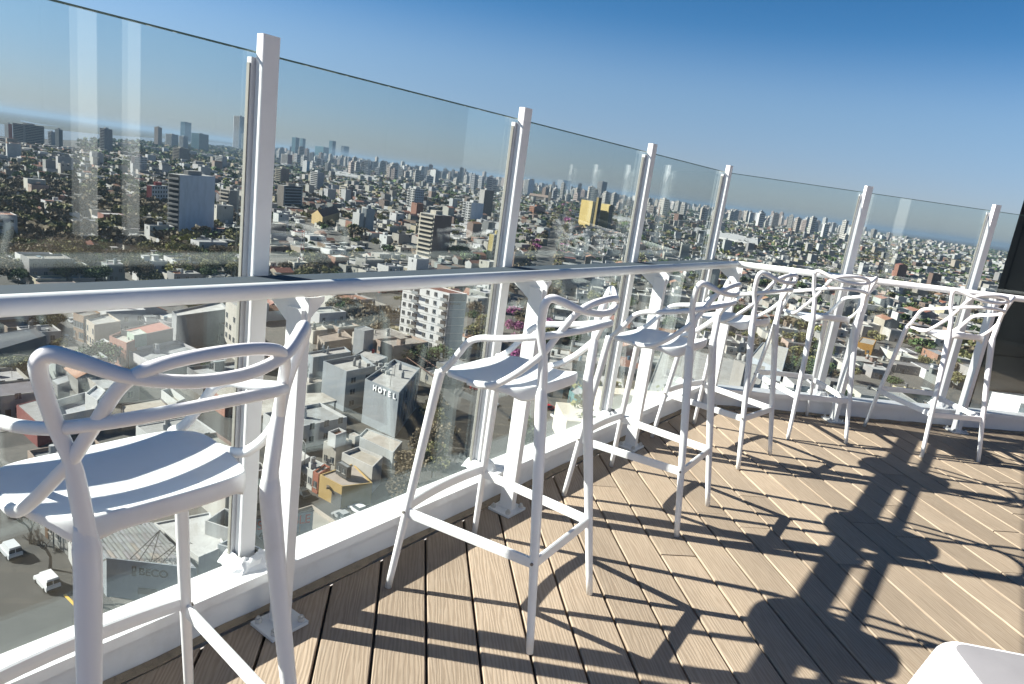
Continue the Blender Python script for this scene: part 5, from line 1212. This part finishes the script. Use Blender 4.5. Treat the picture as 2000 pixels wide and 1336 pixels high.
lots = []
for (grid, u, wl, va, vb, test) in LOTS:
    x, y = grid(u + wl / 2, va + (vb - va) * .3)
    if not test(x, y) or not visible(x, y): continue
    lots.append((math.hypot(x, y), grid, u, wl, va, vb))
lots.sort(key=lambda r: r[0])
TOWN = MB(); nh = 0; HL = {}; usedlab = {}
def rnd_wall(): i = random.choices(range(len(WALLS)), [10, 13, 7, 6, 4, 9, 8, 3, 4, 2, 2, 7, 5])[0]; return i
for (dist, grid, u, wl, va, vb) in lots:
    sgn = 1 if vb > va else -1; depth = abs(vb - va); v = 0.0; parts = []
    n_ = random.choice([1, 2, 2, 3])
    for k_ in range(n_):
        dl = random.uniform(8, 16) if k_ == 0 else random.uniform(5, 12)
        if v + dl > depth - 1: break
        st = random.choices([1, 2, 3], [.62, .33, .05])[0] if k_ == 0 else random.choices([1, 2], [.8, .2])[0]
        if k_ == 0 and dist > 380 and random.random() < .045: st = random.choice([4, 4, 5, 6])
        parts.append((v, v + dl, st)); v += dl + (0 if random.random() < .5 else random.uniform(2, 7))
    for k_, (p0, p1, st) in enumerate(parts):
        w_ = wl - .05 if k_ == 0 else wl * random.uniform(.55, .98)
        poly = [grid(u + .03, va + sgn * p0), grid(u + w_, va + sgn * p0), grid(u + w_, va + sgn * p1), grid(u + .03, va + sgn * p1)]
        cx = sum(p[0] for p in poly) / 4; cy = sum(p[1] for p in poly) / 4
        if blocked(cx, cy, 3.0) or any(blocked(*p, 1.0) for p in poly): continue
        wi = rnd_wall(); wc = jit(WALLS[wi], .07)
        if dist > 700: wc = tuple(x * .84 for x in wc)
        h = st * 3.1 + random.uniform(.3, 1.2)
        if dist < 200: h = min(h, 5.2)
        ri = random.choices(range(8), [7, 7, 10, 8, 6, 2.4, 3.6, 7])[0]; rc = jit(ROOFS[ri], .1)
        gab = ri in (5, 6) and random.random() < .75
        if nh < 296 and dist > 95 and visible(cx, cy, GZ):
            nh += 1
            feat = random.choice(["", "", " and a rooftop tank"]) if not gab else ""
            key = f"{['low', 'two storey', 'three storey', 'four storey', 'five storey', 'six storey'][st - 1]} {WNAME[wi]} house with a {RNAME[ri]} {'pitched' if gab else 'flat'} roof{feat}"
            pol = ccw(poly); i0 = min(range(4), key=lambda i: math.hypot(pol[i][0] + pol[(i + 1) % 4][0], pol[i][1] + pol[(i + 1) % 4][1]))
            wn = [(i0, max(1, int(norm_edge(pol[i0], pol[(i0 + 1) % 4])[4] / 3.2)), st, 1.1, 1.3, 1.1)]
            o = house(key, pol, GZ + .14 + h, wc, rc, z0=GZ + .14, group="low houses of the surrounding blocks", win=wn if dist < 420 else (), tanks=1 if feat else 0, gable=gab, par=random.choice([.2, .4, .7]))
            if not gab:
                for _k in range(random.choice([0, 1, 2, 2, 3])):
                    q0, q1, q3 = pol[0], pol[1], pol[3]; u_, v_ = random.uniform(.18, .82), random.uniform(.18, .82)
                    rx = q0[0] + (q1[0] - q0[0]) * u_ + (q3[0] - q0[0]) * v_ - o.location.x; ry = q0[1] + (q1[1] - q0[1]) * u_ + (q3[1] - q0[1]) * v_ - o.location.y
                    kd = random.choice(['room', 'tank', 'cooler', 'chimney', 'sheet', 'line']); zr = h - .6; m_ = MB(); rzz = math.atan2(q1[1] - q0[1], q1[0] - q0[0])
                    if kd == 'room': m_.box(rx, ry, zr + 1.2, random.uniform(1.8, 3), random.uniform(1.8, 2.8), 2.4, rzz, col=jit(wc)); m_.box(rx, ry, zr + 2.48, 3.1, 3.0, .14, rzz, col=jit(rc)); m_.build("roof_room", MAT['city'], o)
                    elif kd == 'tank': m_.cyl(rx, ry, zr, zr + 1.7, .55, 9, col=random.choice([(.6, .6, .6), (.08, .09, .10), (.16, .26, .36)])); m_.build("water_tank", MAT['city'], o)
                    elif kd == 'cooler': m_.box(rx, ry, zr + .4, 1.0, .6, .8, rzz + random.random(), col=(.6, .6, .58)); m_.build("air_conditioner", MAT['city'], o)
                    elif kd == 'chimney': m_.box(rx, ry, zr + .8, .5, .5, 1.6, rzz, col=jit(wc)); m_.build("chimney", MAT['city'], o)
                    elif kd == 'sheet': m_.box(rx, ry, zr + .12, random.uniform(2, 4), random.uniform(1.5, 3), .12, rzz, col=random.choice([(.5, .5, .52), (.16, .2, .2), (.34, .16, .1), (.22, .3, .36)])); m_.build("sheet_roof", MAT['roof'], o)
                    else:
                        m_.cyl(rx, ry, zr, zr + 2.2, .05, 5, col=(.3, .3, .3)); m_.box(rx, ry, zr + 2.0, 1.2, .04, .04, rzz, col=(.3, .3, .3)); m_.build("antenna", MAT['city'], o)
            pp = proj(cx, cy, GZ + h); HL.setdefault(key, []).append((pp[0], o))
        else:
            pol = ccw(poly)
            if dist < 1100 and gab:
                q = pol; m0 = ((q[0][0] + q[1][0]) / 2, (q[0][1] + q[1][1]) / 2); m1 = ((q[2][0] + q[3][0]) / 2, (q[2][1] + q[3][1]) / 2); z1 = GZ + h
                TOWN.prism(q, GZ, z1, wc, cap=False); TOWN.add([(*q[0], z1), (*q[1], z1), (*m0, z1 + 1.6)], [(0, 1, 2)], wc); TOWN.add([(*q[2], z1), (*q[3], z1), (*m1, z1 + 1.6)], [(0, 1, 2)], wc)
                TOWN.add([(*q[1], z1), (*q[2], z1), (*m1, z1 + 1.6), (*m0, z1 + 1.6)], [(0, 1, 2, 3)], rc); TOWN.add([(*q[3], z1), (*q[0], z1), (*m0, z1 + 1.6), (*m1, z1 + 1.6)], [(0, 1, 2, 3)], rc)
            else:
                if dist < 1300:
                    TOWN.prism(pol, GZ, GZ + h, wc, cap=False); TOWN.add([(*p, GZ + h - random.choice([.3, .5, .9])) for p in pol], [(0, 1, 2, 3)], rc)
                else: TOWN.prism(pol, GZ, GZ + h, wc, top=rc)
                if dist < 1000 and random.random() < .5:
                    e = random.uniform(1.2, 2.2); TOWN.box(cx + random.uniform(-2, 2), cy + random.uniform(-2, 2), GZ + h + e / 2, random.uniform(1.2, 3), random.uniform(1.2, 3), e, random.random(), col=jit(wc))
                if dist < 900:                     # openings on the street side
                    for i in range(4):
                        ex, ey, nx, ny, l = norm_edge(pol[i], pol[(i + 1) % 4])
                        if (nx * cx + ny * cy) < 0 and random.random() < .8:
                            for kk in range(max(1, int(l / 4))):
                                uu = (kk + .5) / max(1, int(l / 4)); TOWN.box(pol[i][0] + ex * l * uu, pol[i][1] + ey * l * uu, GZ + random.choice([1.6, 1.3, h - 1.6]), 1.2, .12, 1.4, math.atan2(ey, ex), col=(.06, .06, .065))
ORDN = ["first", "second", "third", "fourth", "fifth", "sixth", "seventh", "eighth", "ninth", "tenth", "eleventh", "twelfth", "thirteenth", "fourteenth", "fifteenth", "sixteenth", "seventeenth", "eighteenth", "nineteenth", "twentieth"]
for key, lst in HL.items():
    lst.sort(key=lambda r: r[0])
    for i, (_, o) in enumerate(lst):
        if len(lst) > 1: o["label"] = f"{ORDN[min(i, 19)]} {key}"
# outskirts beyond the detailed blocks
for _ in range(5200):
    r = random.uniform(2300, 8500) if random.random() < .75 else random.uniform(2300, 4500); az = math.radians(random.uniform(-31, 41)); x, y = r * math.sin(az), r * math.cos(az)
    pj = proj(x, y, GZ)
    if pj[0] < 520 and r > 2600: continue
    s_ = random.uniform(10, 26); h = random.choice([4, 5, 7, 9, 12]); TOWN.box(x, y, GZ + h / 2, s_, random.uniform(9, 18), h, random.random() * 3, col=jit(WALLS[rnd_wall()], .1))
tag(TOWN.build("town_houses", MAT['city']), "mass of low houses filling the farther town blocks", "houses", kind="stuff")

# dense far skyline: small towers, each a thing
def sky_y(px): return np.interp(px, [540, 760, 1000, 1300, 1690, 1960], [296, 312, 347, 392, 444, 484])
SK = []
for _ in range(275):
    px = random.choice([random.uniform(540, 1000), random.uniform(700, 1000), random.uniform(1000, 1300), random.uniform(1290, 1690)]); r = random.uniform(2300, 5200)
    SK.append((px, r))
for _ in range(12): SK.append((random.uniform(1690, 1960), random.uniform(3000, 5200)))
SKC = [(.74, .71, .66), (.68, .62, .55), (.80, .79, .77), (.58, .51, .46), (.64, .53, .48), (.54, .55, .57), (.72, .69, .64)]
SKN = ["cream", "tan", "white", "brownish", "pinkish", "grey", "beige"]; SKL = []
ZN = [(0, 160, "at the left border"), (160, 330, "in the left pane"), (330, 500, "left of the first post"), (500, 660, "right of the first post"), (660, 840, "amid the second pane"), (840, 1000, "left of the second post"), (1000, 1120, "right of the second post"), (1120, 1250, "by the yellow twin slabs"), (1250, 1420, "in the narrow pane"), (1420, 1560, "above the rail corner"), (1560, 1690, "left of the fifth post"), (1690, 1830, "in the right pane"), (1830, 2000, "by the dark wall")]
def zone(px): return next((z for a_, b_, z in ZN if a_ <= px < b_), "past the frame")
def uniq(lst):                                     # look-alikes are counted from the left
    by = {}
    for px, o, base in lst: by.setdefault(base, []).append((px, o))
    for base, l in by.items():
        l.sort(key=lambda r: r[0])
        for i, (_, o) in enumerate(l): o["label"] = base if len(l) == 1 else f"{ORDN[min(i, 19)]} {base}"
for i, (px, r) in enumerate(SK):
    d = ray(px, sky_y(px)); hd = math.hypot(d[0], d[1]); x, y = d[0] / hd * r, d[1] / hd * r
    h = random.choices([random.uniform(26, 44), random.uniform(44, 64), random.uniform(64, 84)], [.5, .42, .08])[0]; 
    if px > 1690: h = random.uniform(14, 30)
    s1, s2 = random.uniform(13, 26), random.uniform(12, 22); c = random.choice(SKC); rz = math.radians(random.uniform(-10, 100))
    a = MB(); a.box(0, 0, h / 2, s1, s2, h, col=c); a.box(random.uniform(-2, 2), 0, h + 2, s1 * .4, s2 * .4, 3.99, col=c)
    nf = int(h / 6.5)
    for f in range(nf):
        for sx, sy, lx, ly in ((0, -s2 / 2, s1 * .8, .3), (-s1 / 2, 0, .3, s2 * .8)):
            a.box(sx, sy, (f + .55) * h / nf, lx, ly, h / nf * .42, col=tuple(k * .35 for k in c))
    o = tag(a.build("distant_tower", MAT['city'], None, loc=(x, y, GZ), rz=rz), "distant tower", "tower", "distant towers along the horizon")
    SKL.append((px, o, f"{'slim' if s1 < 15 else 'broad'} {'low' if h < 36 else 'tall' if h > 60 else 'mid height'} {SKN[SKC.index(c)]} tower on the skyline {zone(px)}"))
uniq(SKL)
FAR = MB()
for _ in range(900):                               # the packed rows of towers behind them
    px = random.uniform(535, 1690) if random.random() < .93 else random.uniform(1690, 1900); r = random.uniform(4200, 7400); d = ray(px, sky_y(px)); hd = math.hypot(d[0], d[1]); x, y = d[0] / hd * r, d[1] / hd * r
    h = random.uniform(26, 62) if px < 1690 else random.uniform(12, 30); FAR.box(x, y, GZ + h / 2, random.uniform(12, 26), random.uniform(12, 24), h, random.random() * 1.6, col=jit(random.choice(SKC), .1))
tag(FAR.build("far_towers", MAT['city']), "packed rows of pale towers farthest along the horizon", "towers", kind="stuff")

# trees: the nearest ones are things, the rest one mass
TREES = [t_ for t_ in TREES if visible(t_[0], t_[1], GZ + 3) and not blocked(t_[0], t_[1], -.5)]
TREES.sort(key=lambda t_: math.hypot(t_[0], t_[1]))
NT = {'brown': "nearly bare brown tree", 'olive': "olive green tree", 'green': "dark green bushy tree", 'yellow': "yellow green leafy tree", 'pink': "pink blossoming tree"}
fq, fc = [], []; TLB = []
for i, (x, y, h, spec, wide) in enumerate(TREES):
    d = math.hypot(x, y)
    if i < 298:
        cm, tm = (TREE if d < 420 else TREE_FAR)[spec, i % 3]
        sc = h * .5; rt = empty({'pink': 'blossom_tree'}.get(spec, 'street_tree'), (x, y, GZ), random.uniform(0, 6.3), NT[spec], "tree", "trees of the near town")
        c = link("crown", cm, rt); c.location = (0, 0, h * .56); c.scale = (h * wide * 1.15, h * wide * 1.15, sc)
        k = link("trunk", tm, rt); k.location = (0, 0, h * .56); k.scale = (h * wide, h * wide, h * .6)
        p = proj(x, y, GZ); q_ = proj(x, y, GZ + h)
        rail_y = 590 - p[0] * .055 if p[0] < 1440 else 505 + (p[0] - 1440) * .14
        TLB.append((p[0], rt, f"{'small' if h < 7 else 'tall' if h > 10.5 else 'mid sized'} {NT[spec]} {'below' if p[1] > rail_y else 'above'} the rail {zone(p[0])}{', nearer' if d < 300 else ', farther' if d > 430 else ''}"))
    else:
        n = 46 if d > 900 else 150
        p, q, c = crown_quads(n, spec, (1, 1, .85), 6, .27 if d > 900 else .17, .2)
        q = q * np.array([h * wide * 1.1, h * wide * 1.1, h * .5]) + np.array([x, y, GZ + h * .56]); fq.append(q); fc.append(c)
for _ in range(9500):                              # woods and garden trees out to the horizon
    r = random.uniform(1200, 9000); az = math.radians(random.uniform(-33, 42)); x, y = r * math.sin(az), r * math.cos(az)
    if not visible(x, y): continue
    pj = proj(x, y, GZ)
    if pj[0] < 520 and r > 1500 and pj[1] < 292 - (520 - pj[0]) * .06: continue
    if blocked(x, y, 1): continue
    s_ = random.uniform(.8, 1.5) * (1 + r / 5000); n = 14
    p, q, c = crown_quads(n, random.choice(['brown', 'olive', 'green', 'green']), (1.5, 1.5, .8), 4, .42, .2)
    fq.append(q * np.array([6 * s_, 6 * s_, 5 * s_]) + np.array([x, y, GZ + 4.2])); fc.append(c)
tag(link("town_trees", quads_mesh("town_trees", np.concatenate(fq), np.concatenate(fc), MAT['leaf'])), "mass of trees among the farther town houses", "trees", kind="stuff")
uniq(TLB)
# bare street trees beside the parked van
def bare_tree(px, py, h, seed, label):
    x, y = at(px, py); rt = empty("bare_tree", (x, y, GZ), seed, label, "tree", "bare trees by the parked van")
    random.seed(seed); a = MB(); tw_ = MB()
    def br(p, d, l, r, lv, tgt):
        q = p + d * l; mid = p + d * l * .5 + Vector((random.uniform(-1, 1), random.uniform(-1, 1), 0)) * l * .08
        tgt.sweep([tuple(p), tuple(mid), tuple(q)], [r, r * .85, r * .7], 6 if lv > 2 else 4)
        if lv == 0: return
        for _ in range(random.choice([2, 3])):
            nd = (d + Vector((random.uniform(-1, 1), random.uniform(-1, 1), random.uniform(-.2, .6))) * .6).normalized()
            br(q, nd, l * random.uniform(.62, .85), r * .66, lv - 1, tw_ if lv <= 3 else a)
    br(Vector((0, 0, 0)), Vector((random.uniform(-.1, .1), random.uniform(-.1, .1), 1)).normalized(), h * .24, h * .030, 6, a)
    a.build("trunk", MAT['bark'], rt); tw_.build("twigs", MAT['bark'], rt)
bare_tree(98, 1112, 8.5, 3, "bare branching tree left, beside the parked white van")
bare_tree(148, 1172, 9.0, 7, "bare branching tree right, at the yellow kerb")
bare_tree(60, 1062, 8.0, 12, "leafless tree behind the parked pale van")
bare_tree(30, 1010, 8.0, 15, "leafless brush tree above the parked pale van")
random.seed(77)
p, q = at(126, 1163), at(176, 1215); strip("kerb_line", [p, q], .35, GZ + .16, MAT['yellow'])

# ------------------------------------------------------------------ vehicles
def car(px, py, az, col, label, kind="car", z=GZ + .06):
    x, y = at(px, py, z); van = kind == "van"
    Lc, Wc, H1, H2 = (4.3, 1.75, 1.0, 1.9) if van else (4.1, 1.72, .85, 1.42)
    rt = empty("delivery_van" if van else "parked_car", (x, y, z), math.radians(90 - az), label, kind, "vehicles on the streets")
    prof = [(-Lc / 2, .30), (-Lc / 2, H1 * .98), (-Lc / 2 + .12, H1), (Lc / 2 - 1.0 if van else Lc / 2 - .95, H1 + .06), (Lc / 2 - .15, H1 - .14), (Lc / 2, H1 * .6), (Lc / 2, .3)]
    a = MB(); n = len(prof); hw = Wc / 2
    vs = [(u, -hw, z_) for u, z_ in prof] + [(u, hw, z_) for u, z_ in prof]
    a.add(vs, [tuple(range(n)), tuple(range(2 * n - 1, n - 1, -1))] + [((i + 1) % n, i, i + n, (i + 1) % n + n) for i in range(n)], col); a.build("body", MAT['car'], rt)
    if van: b0, b1, t0, t1 = -Lc / 2 + .06, Lc / 2 - 1.0, -Lc / 2 + .2, Lc / 2 - 1.6
    else: b0, b1, t0, t1 = -Lc / 2 + .35, Lc / 2 - 1.05, -Lc / 2 + .95, Lc / 2 - 1.75
    hb, ht = H1 + .02, H2; wb, wt = hw - .06, hw - .2
    lo = [(b0, -wb, hb), (b1, -wb, hb), (b1, wb, hb), (b0, wb, hb)]; hi = [(t0, -wt, ht), (t1, -wt, ht), (t1, wt, ht), (t0, wt, ht)]
    a = MB(); a.add(lo + hi, [(0, 1, 5, 4), (1, 2, 6, 5), (2, 3, 7, 6), (3, 0, 4, 7)], (.02, .025, .03) if not van else col)
    a.build("cabin", MAT['win'] if not van else MAT['car'], rt)
    a = MB(); a.add([(u, v * 1.01, z_ + .015) for u, v, z_ in hi] + [(u, v, z_ + .07) for u, v, z_ in hi], [(4, 5, 6, 7)] + [(i, (i + 1) % 4, (i + 1) % 4 + 4, i + 4) for i in range(4)], col); a.build("roof", MAT['car'], rt)
    if van:
        for sx in (-1, 1):
            a = MB(); a.box(-Lc / 2 + .11, sx * .42, 1.42, .06, .72, .55, col=(.03, .035, .04)); a.build("rear_window", MAT['win'], rt)
        a = MB(); a.add([(Lc / 2 - 1.0 + .02, -.75, 1.06), (Lc / 2 - 1.0 + .02, .75, 1.06), (Lc / 2 - 1.55, .62, 1.82), (Lc / 2 - 1.55, -.62, 1.82)], [(0, 1, 2, 3)]); a.build("windscreen", MAT['win'], rt)
        a = MB(); a.box(-Lc / 2 - .04, 0, .45, .1, Wc * .96, .22, col=(.05, .05, .05)); a.build("bumper", MAT['car'], rt)
    for sx in (-1, 1):
        for sy in (-1, 1):
            a = MB(); k = 10
            vs = [(sx * Lc * .31 + .31 * math.cos(2 * math.pi * i / k), sy * (hw - .08) + s_ * .11, .31 + .31 * math.sin(2 * math.pi * i / k)) for s_ in (-1, 1) for i in range(k)]
            a.add(vs, [tuple(range(k)), tuple(range(2 * k - 1, k - 1, -1))] + [((i + 1) % k, i, i + k, (i + 1) % k + k) for i in range(k)], (.02, .02, .02)); a.build("wheel", MAT['car'], rt)
    return rt
CWH, CDK, CRD, CGY, CBL = (.75, .75, .76), (.03, .035, .04), (.5, .04, .04), (.35, .36, .37), (.05, .14, .32)
car(92, 1143, 305, CWH, "small white panel van parked by the yellow kerb", "van")
car(20, 1082, 305, (.6, .62, .64), "pale grey van at the left border behind the white one", "van")
for px, py, az, c, lb in ((130, 665, 130, CDK, "dark car on the far bend of the narrow street"), (166, 691, 310, CWH, "white car parked by the porch house, upper one"), (196, 714, 310, CWH, "white car parked on the narrow street, lower one"),
                          (226, 726, 310, CRD, "red car half hidden behind the nearest stool's back"), (668, 1013, 308, CGY, "grey car below the yellow corner house"), (588, 968, 308, CDK, "dark car in front of the white terrace houses"),
                          (931, 762, 95, CRD, "red car on the avenue behind the second stool"), (1012, 745, 5, CGY, "grey car on the avenue right of the pink trees"), (1036, 690, 185, CWH, "white car driving up the avenue"),
                          (1020, 650, 5, CDK, "dark car on the avenue"), (905, 745, 130, CBL, "blue car by the crossing behind the second stool"), (1030, 620, 5, CWH, "white car farther up the avenue"), (1044, 600, 185, CRD, "red car farther up the avenue"),
                          (1000, 820, 5, CDK, "dark car on the avenue below the third post"), (960, 790, 130, CWH, "white car turning at the crossing"), (700, 1000, 308, CWH, "white car below the yellow house corner"), (1072, 800, 60, CRD, "red car beside the teal shop front"), (1090, 815, 60, CWH, "white car beside the teal shop front")):
    car(px, py, az, c, lb)
CCOL = [((.72, .72, .73), "white"), ((.40, .41, .43), "silver grey"), ((.05, .055, .06), "dark"), ((.42, .04, .04), "red"), ((.06, .12, .28), "blue"), ((.30, .27, .22), "beige")]
random.seed(31); random.shuffle(KERB); nc = 0; CL = []
for (x, y), az in KERB:
    if nc >= 110: break
    if random.random() < .35 or not visible(x, y, GZ) or blocked(x, y, 1.5) or math.hypot(x, y) < 110 or (av_side(x, y) < -13) != (av_side(x, y) < -15): continue
    if any((x - q[0]) ** 2 + (y - q[1]) ** 2 < 36 for q in CL): continue
    c, nm = random.choices(CCOL, [5, 4, 4, 2, 1.5, 1])[0]; p = proj(x, y, GZ); nc += 1
    o = car(p[0], p[1], az, c, "parked car"); o.location = (x, y, GZ + .02)
    ry = 590 - p[0] * .055 if p[0] < 1440 else 505 + (p[0] - 1440) * .14
    CL.append((x, y, p[0], o, f"{nm} car parked along a kerb {'below' if p[1] > ry else 'above'} the rail {zone(p[0])}"))
uniq([(q[2], q[3], q[4]) for q in CL])
# street lamp posts and utility poles
for i, (px, py, h, lb) in enumerate(((105, 1075, 8, "dark utility pole at the long low building"), (833, 722, 9, "pale lamp post before the white apartment slab"), (592, 945, 8, "grey lamp post beside the white terrace houses"), (1070, 640, 9, "lamp post on the right side of the avenue"), (940, 780, 9, "lamp post at the crossing of the avenue"), (760, 690, 8, "lamp post behind the hotel roofs"))):
    x, y = at(px, py); rt = empty("street_lamp", (x, y, GZ), i * 1.1, lb, "lamp post", "lamp posts and poles")
    a = MB(); a.cyl(0, 0, 0, h, .11, 8, r2=.07, col=(.28, .27, .26)); a.build("pole", MAT['city'], rt)
    a = MB(); a.sweep([(0, 0, h), (.7, 0, h + .25), (1.5, 0, h + .2)], .05, 6, col=(.3, .3, .3)); a.build("arm", MAT['city'], rt)
    a = MB(); a.box(1.6, 0, h + .15, .6, .25, .12, col=(.55, .55, .53)); a.build("lamp_head", MAT['city'], rt)
# crossing stripes on the avenue
a = MB()
for i in range(9):
    x, y = B_xy(-6.5 + i * 1.6, -95); a.box(x, y, GZ + .058, .8, 3.4, .012, -AVD)
tag(a.build("crossing_stripes", MAT['roadwhite']), kind="structure")
# bird-dropped specks and a hedge outside the right wing
a = []; 
pts = np.array([[*PR(random.uniform(-.6, 3.2), random.uniform(.86, 1.3)), random.uniform(-.5, -.22)] for _ in range(1500)])
hq = rand_quads(pts, np.full(1500, .022)); hc_ = np.array(SPEC['yellow'])[rng.integers(0, 3, 1500)] * rng.uniform(.5, 1.3, (1500, 1))
tag(link("hedge", quads_mesh("hedge", hq, hc_, MAT['leaf'])), "low olive hedge growing outside the right wing below the ledge", "hedge")
a = MB(); a.prism([PR(-.7, .84), PR(3.3, .84), PR(3.3, 1.32), PR(-.7, 1.32)], -.75, -.5); tag(a.build("hedge_trough", MAT['beige']), "long beige trough that holds the olive hedge", "planter")

# ------------------------------------------------------------------ haze over the whole place
m = bpy.data.materials.new("air_haze"); m.use_nodes = True; t = m.node_tree
for n in list(t.nodes):
    if n.type != 'OUTPUT_MATERIAL': t.nodes.remove(n)
pv = t.nodes.new("ShaderNodeVolumePrincipled"); pv.inputs["Color"].default_value = (.30, .42, .56, 1); pv.inputs["Density"].default_value = HAZE
pv.inputs["Anisotropy"].default_value = 0.2
t.links.new(pv.outputs[0], t.nodes["Material Output"].inputs["Volume"])
a = MB(); a.box(0, 19000, (GZ - 2 + 70) / 2, 42500, 42500, 70 - (GZ - 2))
if HAZE > 0: tag(a.build("haze", m), "thin pale haze lying over the whole town", "haze", kind="stuff")
